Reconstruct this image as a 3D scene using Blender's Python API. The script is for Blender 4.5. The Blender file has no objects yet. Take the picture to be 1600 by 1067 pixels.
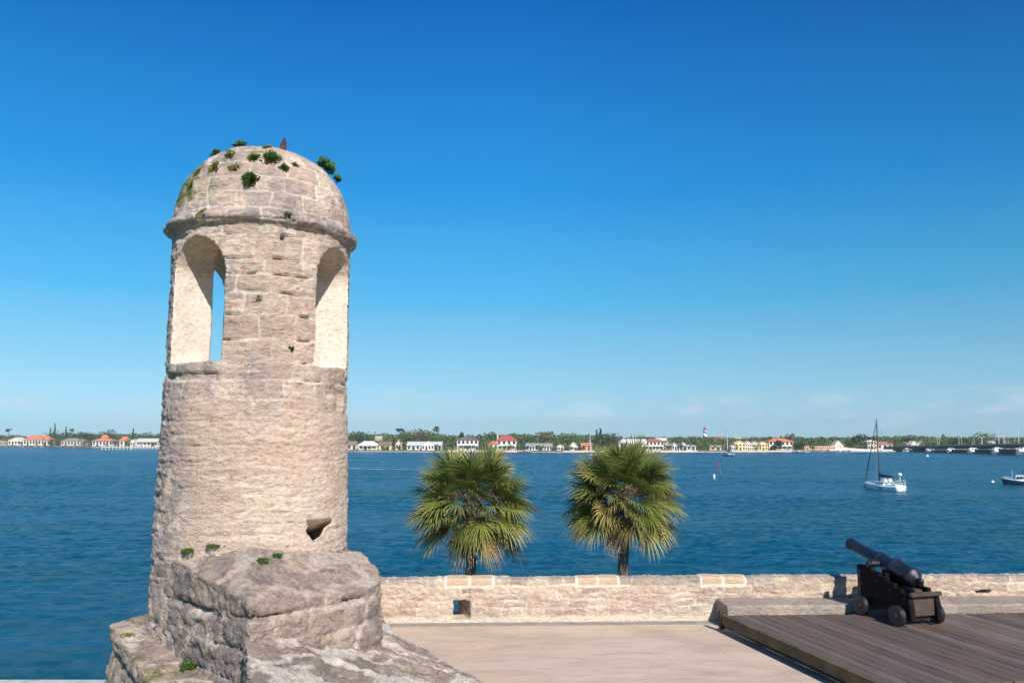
import bpy, bmesh, math, random
import numpy as np
from mathutils import Vector, Matrix
random.seed(7)
SC = bpy.context.scene
COL = SC.collection
R = math.radians

# ---------------------------------------------------------------- camera
F = 1250.0; TH = math.atan(148.5/F); CS, SN = math.cos(TH), math.sin(TH); CAMZ = 12.0
cd = bpy.data.cameras.new('camera'); cam = bpy.data.objects.new('camera', cd); COL.objects.link(cam)
cd.sensor_width = 36; cd.lens = F/1600*36; cd.clip_start = .1; cd.clip_end = 20000
cam.location = (0, 0, CAMZ); cam.rotation_euler = (R(90)+TH, 0, 0); SC.camera = cam

def ray(x, y):
    u = (x-800)/F; v = (533.5-y)/F; d = CS-v*SN
    return u/d, (SN+v*CS)/d
def P(x, y, D):
    a, b = ray(x, y); return Vector((a*D, D, CAMZ+b*D))
def G(x, y, z=0.0):
    a, b = ray(x, y); D = (z-CAMZ)/b; return Vector((a*D, D, z))

# ---------------------------------------------------------------- sun, sky, exposure
SUN_AZ, SUN_EL = R(21), R(36)      # to the right of straight behind the camera
sdir = Vector((math.sin(SUN_AZ)*math.cos(SUN_EL), -math.cos(SUN_AZ)*math.cos(SUN_EL), math.sin(SUN_EL)))
sl = bpy.data.lights.new('sun', 'SUN'); sl.energy = 4.6; sl.angle = R(.53); sl.color = (1.0, .93, .84)
so = bpy.data.objects.new('sun', sl); COL.objects.link(so); so.rotation_euler = (-sdir).to_track_quat('-Z', 'Y').to_euler()
SC.view_settings.view_transform = 'Standard'; SC.view_settings.look = 'None'
SC.view_settings.exposure = 0.45; SC.view_settings.gamma = 1.0

class NT:
    def __init__(s, tree): s.t = tree; s.n = tree.nodes; s.l = tree.links
    def new(s, typ, **kw):
        n = s.n.new(typ)
        for k, v in kw.items():
            if k.startswith('i_'): n.inputs[k[2:].replace('_', ' ')].default_value = v
            else: setattr(n, k, v)
        return n
    def link(s, a, b): s.l.new(a, b)
    def math(s, op, a, b=None, c=None, clamp=False):
        n = s.n.new('ShaderNodeMath'); n.operation = op; n.use_clamp = clamp
        for i, v in enumerate((a, b, c)):
            if v is None: continue
            if isinstance(v, (int, float)): n.inputs[i].default_value = v
            else: s.l.new(v, n.inputs[i])
        return n.outputs[0]
    def mix(s, f, a, b, mode='MIX'):
        n = s.n.new('ShaderNodeMix'); n.data_type = 'RGBA'; n.blend_type = mode
        for i, v in ((0, f), (6, a), (7, b)):
            if isinstance(v, (int, float)): n.inputs[i].default_value = v
            elif isinstance(v, tuple): n.inputs[i].default_value = (*v, 1) if len(v) == 3 else v
            else: s.l.new(v, n.inputs[i])
        return n.outputs[2]
    def noise(s, vec, scale, detail=4, rough=.55, dist=0):
        n = s.n.new('ShaderNodeTexNoise'); n.inputs['Scale'].default_value = scale; n.inputs['Detail'].default_value = detail
        n.inputs['Roughness'].default_value = rough; n.inputs['Distortion'].default_value = dist
        s.l.new(vec, n.inputs['Vector']); return n.outputs['Fac']
    def mapping(s, vec, scale=(1, 1, 1), rot=(0, 0, 0), loc=(0, 0, 0)):
        n = s.n.new('ShaderNodeMapping'); n.inputs['Scale'].default_value = scale; n.inputs['Rotation'].default_value = rot
        n.inputs['Location'].default_value = loc; s.l.new(vec, n.inputs['Vector']); return n.outputs[0]
    def ramp(s, f, stops):
        n = s.n.new('ShaderNodeValToRGB'); cr = n.color_ramp
        while len(cr.elements) < len(stops): cr.elements.new(.5)
        for e, (p, c) in zip(cr.elements, stops):
            e.position = p; e.color = (*c, 1) if isinstance(c, tuple) else (c, c, c, 1)
        s.l.new(f, n.inputs[0]); return n.outputs[0]

w = bpy.data.worlds.new('World'); SC.world = w; w.use_nodes = True
nt = NT(w.node_tree); nt.n.clear()
sky = nt.new('ShaderNodeTexSky', sky_type='NISHITA', sun_disc=False)
sky.sun_elevation = SUN_EL; sky.sun_rotation = math.pi-SUN_AZ
sky.altitude = 0; sky.air_density = 1.0; sky.dust_density = 0.15; sky.ozone_density = 3.0
tc = nt.new('ShaderNodeTexCoord')
sep = nt.new('ShaderNodeSeparateXYZ'); nt.link(tc.outputs['Generated'], sep.inputs[0])
hs = nt.new('ShaderNodeHueSaturation', i_Saturation=1.32, i_Value=1.0); hs.inputs['Hue'].default_value = .5
nt.link(sky.outputs[0], hs.inputs['Color'])
# faint wisps of cloud low over the horizon
cv = nt.mapping(tc.outputs['Generated'], (15, 15, 52))
cn = nt.noise(cv, 1.0, 6, .62)
cm = nt.ramp(cn, [(0, 0.0), (.50, 0.0), (.66, 1.0)])
zb = nt.math('MULTIPLY', nt.math('MULTIPLY_ADD', sep.outputs[2], 60, -.3, True), nt.math('MULTIPLY_ADD', sep.outputs[2], -45, 2.7, True))
cf = nt.math('MULTIPLY', nt.math('MULTIPLY', cm, zb), .60)
grad = nt.ramp(nt.math('MULTIPLY', sep.outputs[2], 1.6, None, True), [(0.0, (.37, .68, .87)), (.05, (.36, .68, .875)), (.14, (.245, .60, .85)), (.27, (.088, .495, .86)), (.47, (.018, .325, .79)), (.78, (.0040, .148, .54)), (1.0, (.004, .11, .42))])
side = nt.math('SUBTRACT', nt.math('MULTIPLY_ADD', sep.outputs[0], -.27, 1.0), nt.math('MULTIPLY', nt.math('MULTIPLY', nt.math('ABSOLUTE', sep.outputs[0]), sep.outputs[2]), .9))
gm_ = nt.new('ShaderNodeVectorMath', operation='SCALE'); nt.link(grad, gm_.inputs[0]); nt.link(nt.math('MULTIPLY', side, 7.0), gm_.inputs['Scale'])
skyb = nt.mix(.9, hs.outputs[0], gm_.outputs[0])
skyc = nt.mix(cf, skyb, (4.6, 5.4, 6.2))
bg = nt.new('ShaderNodeBackground', i_Strength=.105); nt.link(skyc, bg.inputs[0])
ow = nt.new('ShaderNodeOutputWorld'); nt.link(bg.outputs[0], ow.inputs[0])

# ---------------------------------------------------------------- helpers
def tag(o, label=None, cat=None, group=None, kind=None):
    if label: o['label'] = label
    if cat: o['category'] = cat
    if group: o['group'] = group
    if kind: o['kind'] = kind
    return o
def empty(name, loc, label, cat, group=None, rz=0):
    o = bpy.data.objects.new(name, None); COL.objects.link(o); o.location = loc; o.rotation_euler.z = rz
    return tag(o, label, cat, group)
def link_mesh(name, me, mat, parent=None, smooth=False):
    o = bpy.data.objects.new(name, me); COL.objects.link(o)
    for m in (mat if isinstance(mat, (list, tuple)) else [mat]): me.materials.append(m)
    if smooth: me.polygons.foreach_set('use_smooth', [True]*len(me.polygons))
    if parent: o.parent = parent
    return o
def obj(name, bm, mat, parent=None, smooth=False):
    me = bpy.data.meshes.new(name); bm.to_mesh(me); bm.free()
    return link_mesh(name, me, mat, parent, smooth)
def raw(name, V, Fc, mat, parent=None, smooth=False, attrs=None):
    me = bpy.data.meshes.new(name); me.from_pydata([tuple(v) for v in V], [], Fc)
    for k, a in (attrs or {}).items():
        me.attributes.new(k, 'FLOAT', 'POINT').data.foreach_set('value', np.asarray(a, dtype=np.float32))
    return link_mesh(name, me, mat, parent, smooth)
def box(bm, x0, x1, y0, y1, z0, z1, M=None, mi=0, bevel=0):
    vs = [bm.verts.new((x, y, z)) for x in (x0, x1) for y in (y0, y1) for z in (z0, z1)]
    if M is not None:
        for v in vs: v.co = M @ v.co
    fs = [bm.faces.new([vs[i] for i in q]) for q in ((0, 1, 3, 2), (4, 6, 7, 5), (0, 4, 5, 1), (2, 3, 7, 6), (0, 2, 6, 4), (1, 5, 7, 3))]
    for f in fs: f.material_index = mi
    if bevel:
        es = list({e for f in fs for e in f.edges})
        bmesh.ops.bevel(bm, geom=es, offset=bevel, segments=2, affect='EDGES')
    return fs
def tube(bm, pts, rad, n=8, cap=True):
    pts = [Vector(p) for p in pts]; rad = rad if isinstance(rad, (list, tuple)) else [rad]*len(pts); rings = []
    for i, p in enumerate(pts):
        d = (pts[min(i+1, len(pts)-1)]-pts[max(i-1, 0)]).normalized()
        a = d.orthogonal().normalized() if abs(d.z) > .99 else d.cross(Vector((0, 0, 1))).normalized()
        b = d.cross(a)
        rings.append([bm.verts.new(p+(a*math.cos(2*math.pi*k/n)+b*math.sin(2*math.pi*k/n))*rad[i]) for k in range(n)])
    for r0, r1 in zip(rings, rings[1:]):
        for k in range(n): bm.faces.new((r0[k], r0[(k+1) % n], r1[(k+1) % n], r1[k]))
    if cap: bm.faces.new(rings[0][::-1]); bm.faces.new(rings[-1])
def lathe(bm, prof, n=24, M=None, cap=True):
    rings = []
    for r, z in prof:
        rings.append([bm.verts.new((r*math.cos(2*math.pi*k/n), r*math.sin(2*math.pi*k/n), z)) for k in range(n)])
    for r0, r1 in zip(rings, rings[1:]):
        for k in range(n): bm.faces.new((r0[k], r0[(k+1) % n], r1[(k+1) % n], r1[k]))
    if cap: bm.faces.new(rings[0][::-1]); bm.faces.new(rings[-1])
    if M is not None:
        for r in rings:
            for v in r: v.co = M @ v.co
def prism(bm, poly, z0, z1, top=None):
    """closed solid over a plan polygon; z0/z1 numbers or per-vertex lists"""
    n = len(poly); z0 = z0 if isinstance(z0, (list, tuple)) else [z0]*n; z1 = z1 if isinstance(z1, (list, tuple)) else [z1]*n
    b = [bm.verts.new((p[0], p[1], z0[i])) for i, p in enumerate(poly)]
    t = [bm.verts.new(((top or poly)[i][0], (top or poly)[i][1], z1[i])) for i in range(n)]
    bm.faces.new(b[::-1]); bm.faces.new(t)
    for i in range(n): bm.faces.new((b[i], b[(i+1) % n], t[(i+1) % n], t[i]))
    bmesh.ops.recalc_face_normals(bm, faces=bm.faces)

# numpy gradient noise
_rng = np.random.RandomState(3); _perm = _rng.permutation(256); _perm = np.concatenate([_perm, _perm, _perm])
_g = _rng.normal(size=(256, 3)); _g /= np.linalg.norm(_g, axis=1)[:, None]
def perlin(p):
    i = np.floor(p).astype(np.int64); f = p-i; i &= 255; u = f*f*f*(f*(f*6-15)+10)
    out = 0
    for dx in (0, 1):
        for dy in (0, 1):
            for dz in (0, 1):
                h = _perm[_perm[_perm[(i[:, 0]+dx) & 255]+((i[:, 1]+dy) & 255)]+((i[:, 2]+dz) & 255)]
                g = _g[h]; d = g[:, 0]*(f[:, 0]-dx)+g[:, 1]*(f[:, 1]-dy)+g[:, 2]*(f[:, 2]-dz)
                wt = (u[:, 0] if dx else 1-u[:, 0])*(u[:, 1] if dy else 1-u[:, 1])*(u[:, 2] if dz else 1-u[:, 2])
                out = out+d*wt
    return out*1.6
def fbm(p, o=4, g=.5):
    s = 0; a = 1; q = p.copy()
    for _ in range(o): s = s+a*perlin(q); q = q*2.03+11.7; a *= g
    return s
def sstep(a, b, x): t = np.clip((x-a)/(b-a), 0, 1); return t*t*(3-2*t)
def hsh(*k):
    v = 0.0
    for i, a in enumerate(k): v = v+a*(127.1+57.3*i)
    return np.modf(np.abs(np.sin(v)*43758.5453))[0]
def blocks(u, z, rows, bw, jw=.018):
    rows = np.asarray(rows); r = np.clip(np.searchsorted(rows, z)-1, 0, len(rows)-2)
    a, b = rows[r], rows[r+1]; dz = np.minimum(z-a, b-z)
    wv = bw*(.75+.6*hsh(r+3.0)); uu = u/wv+hsh(r+9.0)*5; c = np.floor(uu); du = np.minimum(uu-c, 1-uu+c)*wv
    dz = np.abs(dz); d = np.minimum(dz, du*1.15)
    return 1-sstep(jw*.35, jw, d), hsh(r*1.0, c), dz

def shelf(co, f, warp=.35, seed=0.0):
    q = co[:, 2]*f+warp*perlin(co*np.array([1.3, 1.3, .8])+seed)*2+.18*perlin(co*np.array([6, 6, 3])+seed); fr = q-np.floor(q); lv = hsh(np.floor(q)+seed+50)
    on = sstep(-.1, .25, perlin(co*np.array([1.7, 1.7, 3])+seed+17))
    return (np.where(fr < .88, fr/.88, (1-fr)/.12)-.5+(lv-.5))*on
def pits(co, f, th=.28, seed=0.0):
    return np.clip(perlin(co*f+seed)+.3*perlin(co*f*2.3+seed)-th, 0, .5)
def rugged(name, bm, voxel, field, mat, parent=None, cutters=()):
    """stone: solid -> cutters -> voxel skin -> worn relief with per-block attributes"""
    me = bpy.data.meshes.new(name); bm.to_mesh(me); bm.free()
    t = bpy.data.objects.new('tmp', me); COL.objects.link(t)
    for c in cutters:
        m = t.modifiers.new('b', 'BOOLEAN'); m.operation = 'DIFFERENCE'; m.solver = 'EXACT'; m.object = c
    m = t.modifiers.new('r', 'REMESH'); m.mode = 'VOXEL'; m.voxel_size = voxel; m.adaptivity = 0
    dg = bpy.context.evaluated_depsgraph_get(); me2 = bpy.data.meshes.new_from_object(t.evaluated_get(dg))
    bpy.data.objects.remove(t)
    for c in cutters: bpy.data.objects.remove(c)
    n = len(me2.vertices); co = np.empty(n*3, np.float32); me2.vertices.foreach_get('co', co)
    no = np.empty(n*3, np.float32); me2.vertices.foreach_get('normal', no)
    co = co.reshape(-1, 3).astype(float); no = no.reshape(-1, 3).astype(float)
    d, at = field(co, no)
    co = co+no*d[:, None]
    me2.vertices.foreach_set('co', co.astype(np.float32).ravel())
    for k, a in at.items():
        me2.attributes.new(k, 'FLOAT', 'POINT').data.foreach_set('value', np.asarray(a, dtype=np.float32))
    me2.name = name; me2.materials.clear()
    return link_mesh(name, me2, mat, parent, True)

# ---------------------------------------------------------------- materials
def newmat(name):
    m = bpy.data.materials.new(name); m.use_nodes = True; t = NT(m.node_tree)
    return m, t, t.n['Principled BSDF']
def attr(t, name):
    a = t.new('ShaderNodeAttribute'); a.attribute_name = name; return a.outputs['Fac']
def simple(name, col, rough=.7, metal=0, var=.25, scale=3.0, bump=0, spec=.5, coat=0):
    m, t, b = newmat(name); tcd = t.new('ShaderNodeTexCoord').outputs['Object']
    n = t.noise(tcd, scale, 5, .6)
    dark = tuple(c*(1-var) for c in col); lite = tuple(min(1, c*(1+var)) for c in col)
    t.link(t.ramp(n, [(.3, dark), (.7, lite)]), b.inputs['Base Color'])
    b.inputs['Roughness'].default_value = rough; b.inputs['Metallic'].default_value = metal
    b.inputs['Specular IOR Level'].default_value = spec; b.inputs['Coat Weight'].default_value = coat
    if bump:
        bn = t.new('ShaderNodeBump', i_Strength=bump, i_Distance=.02); t.link(t.noise(tcd, scale*5, 5), bn.inputs['Height'])
        t.link(bn.outputs[0], b.inputs['Normal'])
    return m
def stone_mat(name, c_lo, c_mid, c_hi, joint, grey=.5, greycol=(.30, .285, .275), green=.0, streak=(2, 2, 9)):
    m, t, b = newmat(name); tcd = t.new('ShaderNodeTexCoord').outputs['Object']
    tone = attr(t, 'tone'); jt = attr(t, 'joint'); gy = attr(t, 'grey'); gr = attr(t, 'green'); rd = attr(t, 'rust')
    n1 = t.noise(t.mapping(tcd, streak), 1.6, 8, .68, .4); n2 = t.noise(tcd, 22, 6, .7); n3 = t.noise(tcd, 1.1, 5, .6); n4 = t.noise(tcd, 5.5, 8, .72, .8)
    f = t.math('ADD', t.math('MULTIPLY', tone, .38), t.math('ADD', t.math('MULTIPLY', n1, .55), t.math('MULTIPLY', n2, .22)))
    c = t.ramp(f, [(.25, c_lo), (.52, c_mid), (.82, c_hi)])
    gf = t.ramp(t.math('ADD', t.math('MULTIPLY', n4, .75), t.math('MULTIPLY', n3, .35)), [(.46, 0.0), (.60, 1.0)])
    gf = t.math('MULTIPLY', gf, t.math('ADD', t.math('MULTIPLY', gy, .95), grey*.35), clamp=True)
    c = t.mix(gf, c, greycol)
    jf = t.math('MULTIPLY', jt, t.math('MULTIPLY_ADD', n4, 1.8, -.3, True), clamp=True)
    c = t.mix(jf, c, joint)
    mot = t.noise(t.mapping(tcd, (1, 1, 2.4)), 7.5, 9, .8, .6)
    c = t.mix(1.0, c, t.ramp(mot, [(.30, (.56, .51, .49)), (.43, (.95, .94, .93)), (.54, (1.02, 1.02, 1.02)), (.68, (1.22, 1.22, 1.20))]), 'MULTIPLY')
    gm = t.math('MULTIPLY', gr, t.ramp(n4, [(.38, 0.0), (.6, 1.0)]), clamp=True)
    c = t.mix(gm, c, (.16, .19, .035))
    c = t.mix(t.math('MULTIPLY', attr(t, 'plast'), t.ramp(n2, [(.3, .6), (.5, .92)]), clamp=True), c, (.84, .745, .66))
    rf = t.math('MULTIPLY', rd, t.ramp(t.noise(t.mapping(tcd, (2, 2, 6)), 3.2, 4, .6), [(.62, 0.0), (.68, .8)]), clamp=True)
    c = t.mix(rf, c, (.42, .12, .05))
    pit = t.ramp(t.noise(t.mapping(tcd, (1, 1, 2.2)), 17, 8, .78), [(.33, .38), (.47, 1.0)])
    lay = t.ramp(t.noise(t.mapping(tcd, (2.2, 2.2, 9)), 2.2, 9, .76, .5), [(.30, .50), (.43, 1.0), (.6, 1.0), (.72, 1.12)])
    c = t.mix(t.math('SUBTRACT', .92, t.math('MULTIPLY', attr(t, 'plast'), .75)), c, lay, 'MULTIPLY')
    c = t.mix(1.0, c, pit, 'MULTIPLY')
    t.link(c, b.inputs['Base Color']); b.inputs['Roughness'].default_value = .95; b.inputs['Specular IOR Level'].default_value = .2
    bn = t.new('ShaderNodeBump', i_Strength=.95, i_Distance=.05)
    h = t.math('ADD', t.noise(t.mapping(tcd, (1, 1, 2.5)), 9, 9, .72), t.math('MULTIPLY', t.noise(tcd, 45, 6, .75), .5))
    t.link(h, bn.inputs['Height']); t.link(bn.outputs[0], b.inputs['Normal'])
    t.link(t.math('MULTIPLY_ADD', attr(t, 'plast'), -.75, .95, True), bn.inputs['Strength'])
    return m
M_TOWER = stone_mat('coquina tower', (.44, .305, .235), (.73, .555, .44), (.90, .745, .61), (.92, .82, .71), .8, (.36, .305, .295))
M_WALL = stone_mat('coquina parapet', (.40, .28, .21), (.63, .475, .365), (.80, .65, .49), (.92, .82, .68), .6)
M_OLD = stone_mat('weathered coquina', (.28, .215, .17), (.56, .445, .36), (.80, .66, .55), (.96, .86, .77), .75, (.25, .215, .20), streak=(3, 3, 5))
M_CURB = stone_mat('curb stone', (.32, .245, .19), (.48, .38, .31), (.60, .49, .40), (.6, .5, .4), .5)

def cone_zeros(n): return np.zeros(n)

# ---------------------------------------------------------------- water, land, deck
m, t, b = newmat('bay water'); tcd = t.new('ShaderNodeTexCoord').outputs['Object']
big = t.noise(t.mapping(tcd, (1, 3.0, 1)), .011, 4, .6, .5); mid = t.noise(t.mapping(tcd, (1, 2.6, 1)), .09, 5, .6, .4)
f = t.math('ADD', t.math('MULTIPLY', big, .6), t.math('MULTIPLY', mid, .5))
c = t.ramp(f, [(.38, (.001, .066, .082)), (.52, (.001, .076, .130)), (.70, (.002, .090, .185))])
t.link(c, b.inputs['Base Color']); b.inputs['Roughness'].default_value = .22; b.inputs['IOR'].default_value = 1.33; b.inputs['Specular IOR Level'].default_value = .17
h1 = t.noise(t.mapping(tcd, (1, 1.9, 1), (0, 0, .2)), .42, 8, .60, .5); h2 = t.noise(t.mapping(tcd, (1, 1.8, 1), (0, 0, -.3)), .16, 4, .5)
hh = t.math('ADD', t.math('MULTIPLY', h1, .55), t.math('MULTIPLY', h2, .9))
bn = t.new('ShaderNodeBump', i_Strength=1.0, i_Distance=1.6); t.link(hh, bn.inputs['Height']); t.link(bn.outputs[0], b.inputs['Normal'])
M_WATER = m
nx, ny = 640, 660; gy = 26*np.power(640/26, np.linspace(0, 1, ny)); U, Y = np.meshgrid(np.linspace(-.86, .86, nx), gy); X = U*(Y+6)
p_ = np.c_[X.ravel(), Y.ravel(), np.zeros(X.size)]; q_ = p_.copy(); q_[:, 0] += .25*q_[:, 1]
zw = .10*(1-2*np.abs(perlin(q_*np.array([.15, .30, 1]))))+.075*(1-2*np.abs(perlin(p_*np.array([.40, .78, 1])+7)))+.04*perlin(q_*np.array([1.1, 1.9, 1])+3)
zw = zw*(.75+.5*perlin(p_*np.array([.012, .03, 1])+2))*(1+Y.ravel()/260)
fade = (1-.5*sstep(560, 640, Y.ravel()))
p_[:, 2] = (zw-.05)*fade
I = np.arange(nx*ny).reshape(ny, nx)
qf = np.c_[I[:-1, :-1].ravel(), I[:-1, 1:].ravel(), I[1:, 1:].ravel(), I[1:, :-1].ravel()].tolist()
VW = p_.tolist(); nb = len(VW)
VW += [(-6000, -300, -.45), (6000, -300, -.45), (6000, 9000, -.45), (-6000, 9000, -.45)]; qf.append([nb, nb+1, nb+2, nb+3])
raw('water', VW, qf, M_WATER, smooth=True)
bpy.data.objects['water']['kind'] = 'structure'

M_GRASS = simple('grass', (.085, .12, .035), .9, var=.45, scale=.6)
M_SAND = simple('shore sand', (.50, .43, .35), .95, var=.2, scale=.15)
M_SEAW = simple('sea wall stone', (.50, .46, .39), .9, var=.25, scale=2.0, bump=.4)
# ground round the fort
bm = bmesh.new(); prism(bm, [(-90, -200), (300, -200), (300, 39), (0, 37), (-12, 35.2), (-90, 35.4)], -2, 1.3)
tag(obj('ground', bm, M_GRASS), kind='structure')
bm = bmesh.new(); prism(bm, [(-90, 35.4), (-12, 35.2), (0, 37), (300, 39), (300, 40.0), (0, 37.9), (-12, 35.9), (-90, 36.1)], -2, 1.62)
tag(obj('sea_wall', bm, M_SEAW), 'long pale stone sea wall along the near water edge at lower left', 'sea wall')

# far island
SH = [G(-60, 696.5), G(0, 697), G(240, 699.5), G(400, 703), G(560, 706), G(900, 707), G(1240, 706.3), G(1395, 705.3), G(1470, 703.5), G(1640, 702), G(1900, 701)]
far = [(p.x, p.y) for p in SH]
bm = bmesh.new(); prism(bm, far+[(3500, 5000), (-4500, 5000)], -2, .55)
tag(obj('beach', bm, M_SAND), kind='structure')
inl = [(x*1.0, y+9) for x, y in far]
bm = bmesh.new(); prism(bm, inl+[(3500, 5000), (-4500, 5000)], .3, 1.4)
tag(obj('far_shore', bm, M_GRASS), kind='structure')
def shore_y(x):
    xs = [p.x for p in SH]; return float(np.interp(x, xs, [p.y for p in SH]))
def shore_D(px, off=14):
    a, _ = ray(px, 700); D = 650.0
    for _ in range(12): D = shore_y(a*D)
    return D+off

# deck floor
m, t, b = newmat('gun deck concrete'); tcd = t.new('ShaderNodeTexCoord').outputs['Object']
n1 = t.noise(t.mapping(tcd, (1, 1.6, 1)), .7, 6, .6, .5); n2 = t.noise(tcd, 14, 6, .7); n3 = t.noise(tcd, 90, 3, .6)
c = t.ramp(t.math('ADD', t.math('MULTIPLY', n1, .7), t.math('MULTIPLY', n2, .3)), [(.34, (.47, .355, .265)), (.52, (.57, .44, .335)), (.7, (.63, .50, .385))])
vo = t.new('ShaderNodeTexVoronoi', feature='DISTANCE_TO_EDGE'); vo.inputs['Scale'].default_value = .33; wv_ = t.new('ShaderNodeVectorMath', operation='ADD'); t.link(tcd, wv_.inputs[0])
nz_ = t.new('ShaderNodeTexNoise'); nz_.inputs['Scale'].default_value = 1.6; nz_.inputs['Detail'].default_value = 6; t.link(tcd, nz_.inputs['Vector']); t.link(nz_.outputs['Color'], wv_.inputs[1]); t.link(wv_.outputs[0], vo.inputs['Vector'])
c = t.mix(t.ramp(vo.outputs['Distance'], [(.0, .28), (.005, .0)]), c, (.20, .16, .13))
st = t.noise(t.mapping(tcd, (.5, 2.2, 1)), 1.3, 7, .7, 1.2)
c = t.mix(t.ramp(st, [(.48, 0.0), (.70, .6)]), c, (.33, .27, .22))
spk = t.noise(tcd, 30, 5, .7)
c = t.mix(t.ramp(spk, [(.60, 0.0), (.68, .5)]), c, (.25, .20, .16))
c = t.mix(.12, c, t.ramp(n3, [(.3, .1), (.7, .9)]), 'OVERLAY')
t.link(c, b.inputs['Base Color']); b.inputs['Roughness'].default_value = .9
bn = t.new('ShaderNodeBump', i_Strength=.25, i_Distance=.02); t.link(n2, bn.inputs['Height']); t.link(bn.outputs[0], b.inputs['Normal'])
DK = 8.1
bm = bmesh.new(); prism(bm, [(-1.4, 2.5), (16, 2.5), (16, 18.3), (-3.2, 17.7), (-1.9, 13.0)], 7.6, DK)
tag(obj('deck_floor', bm, m), kind='structure')

# ---------------------------------------------------------------- parapet wall by the bay
WA = Vector((-2.75, 17.39)); WB = Vector((15.0, 18.0)); wd = (WB-WA).normalized(); wn = Vector((-wd.y, wd.x))  # wn points to the bay
def wp(s, q): p = WA+wd*s+wn*q; return (p.x, p.y)
WT = 9.03
WL = (WB-WA).length
bm = bmesh.new()
def strip(bm, prof, s0, s1):
    a = [bm.verts.new((*wp(s0, q), z)) for q, z in prof]; c = [bm.verts.new((*wp(s1, q), z)) for q, z in prof]
    n = len(prof); bm.faces.new(a); bm.faces.new(c[::-1])
    for i in range(n): bm.faces.new((a[i], c[i], c[(i+1) % n], a[(i+1) % n]))
    bmesh.ops.recalc_face_normals(bm, faces=bm.faces)
strip(bm, [(0, 7.9), (0, WT-.03), (.25, WT), (.85, WT-.22), (.85, 7.6), (0, 7.6)], -.6, WL)
# slot through the wall (angled towards the left of the bay)
sa = G(711, 966, DK+.06)  # foot of the slot on the inner face
u0 = (Vector((sa.x, sa.y))-WA).dot(wd); s0 = u0+.0; s1 = s0+.37
cb = bmesh.new(); zt0, zt1 = 8.15, 8.56
pl = [wp(s0, -.1), wp(s1, -.1), wp(s1-.42, 1.1), wp(s0-.42, 1.1)]
prism(cb, pl, zt0, zt1); cme = bpy.data.meshes.new('c'); cb.to_mesh(cme); cut = bpy.data.objects.new('cut', cme); COL.objects.link(cut)
# broken hole low in the wall near the right end
hp = P(1535, 925, 17.9); hs_ = (Vector((hp.x, hp.y))-WA).dot(wd)
cb = bmesh.new(); prism(cb, [wp(hs_-.2, -.1), wp(hs_+.17, -.1), wp(hs_+.12, .35), wp(hs_-.16, .35)], [8.60, 8.64, 8.65, 8.62], [8.67, 8.73, 8.71, 8.67])
cme = bpy.data.meshes.new('c'); cb.to_mesh(cme); cut2 = bpy.data.objects.new('cut', cme); COL.objects.link(cut2)
caps = []
for (xa, xb) in ((697, 771), (902, 967), (1099, 1167)):
    ca = P(xa, 905, 17.45); cb_ = P(xb, 905, 17.55)
    caps.append(((Vector((ca.x, ca.y))-WA).dot(wd), (Vector((cb_.x, cb_.y))-WA).dot(wd)))
WROWS = [7.0, 7.9, 8.20, 8.40, 8.56, 8.67, 8.86, 9.6]
def wall_field(co, no):
    n = len(co); s = (co[:, 0]-WA.x)*wd.x+(co[:, 1]-WA.y)*wd.y; q = (co[:, 0]-WA.x)*wn.x+(co[:, 1]-WA.y)*wn.y; z = co[:, 2]
    zz = z+.075*perlin(np.c_[s*1.1, q*0, z*.6])+.022*perlin(np.c_[s*4, q*0, z*5]); uu = s+.08*perlin(np.c_[s*2, z*3, q*0+4])
    jt, tone, dz = blocks(uu, zz, WROWS, .42, .028)
    cap = np.zeros(n); capj = np.zeros(n)
    for a, c in caps:
        inn = (s > a) & (s < c) & (z > WT-.21); mid = (a+c)/2
        
        dd = np.minimum.reduce([np.abs(s-a), np.abs(c-s), np.abs(s-mid), np.abs(z-(WT-.19))])
        near = (s > a-.03) & (s < c+.03) & (z > WT-.24)
        cap = np.where(near & (z > WT-.225), 1, cap)
        capj = np.where(near, 1-sstep(.022, .042, dd), capj)
    jt = jt*np.clip(.1+1.6*(perlin(np.c_[s*1.7, z*3, q*0+14])+.25), 0, 1); plaster = 1-sstep(8.18, 8.26, z+.05*fbm(np.c_[s*1.5, z, q], 3))
    right = sstep(8.8, 10.0, s)
    rough = fbm(co*np.array([3, 3, 5]), 5, .55)
    d = .010*rough+.016*fbm(co*np.array([8, 8, 11]), 4, .62)+.012*(tone-.5)-.016*jt*(perlin(co*4)+.5)
    d = d+.016*shelf(co, 8, .5, 5.0)-.045*pits(co, 14, .25)
    d = np.where(cap > 0, .012+.003*rough-.012*capj, d)
    crack = (1-sstep(.0, .014, dz))*sstep(.15, .45, perlin(np.c_[s*2.1, z*2+3, q]))
    d = d-.035*crack*(1-cap)
    d = d*(1-plaster*.8)+plaster*.012
    # gentle waviness of the top edge, chunks missing between caps
    d = d+sstep(WT-.1, WT, z)*(.02*perlin(np.c_[s*1.1, s*0, q])-.012*(1-cap))
    grey = np.clip(.15+.5*perlin(np.c_[s*.8, z*2, q])+.5*sstep(8.85, 9.03, z), 0, 1)*(1-cap)*(1-plaster*.7)
    tone = np.where(cap > 0, .72, tone); tone = tone*(1-plaster)+plaster*.9
    jt = np.where(cap > 0, capj, np.maximum(jt, capj*0))
    jt = np.maximum(jt*(1-plaster), plaster*.55)
    return d, dict(joint=jt, tone=tone, grey=grey, green=np.zeros(n), rust=np.zeros(n)+.2, cap=cap)
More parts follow.
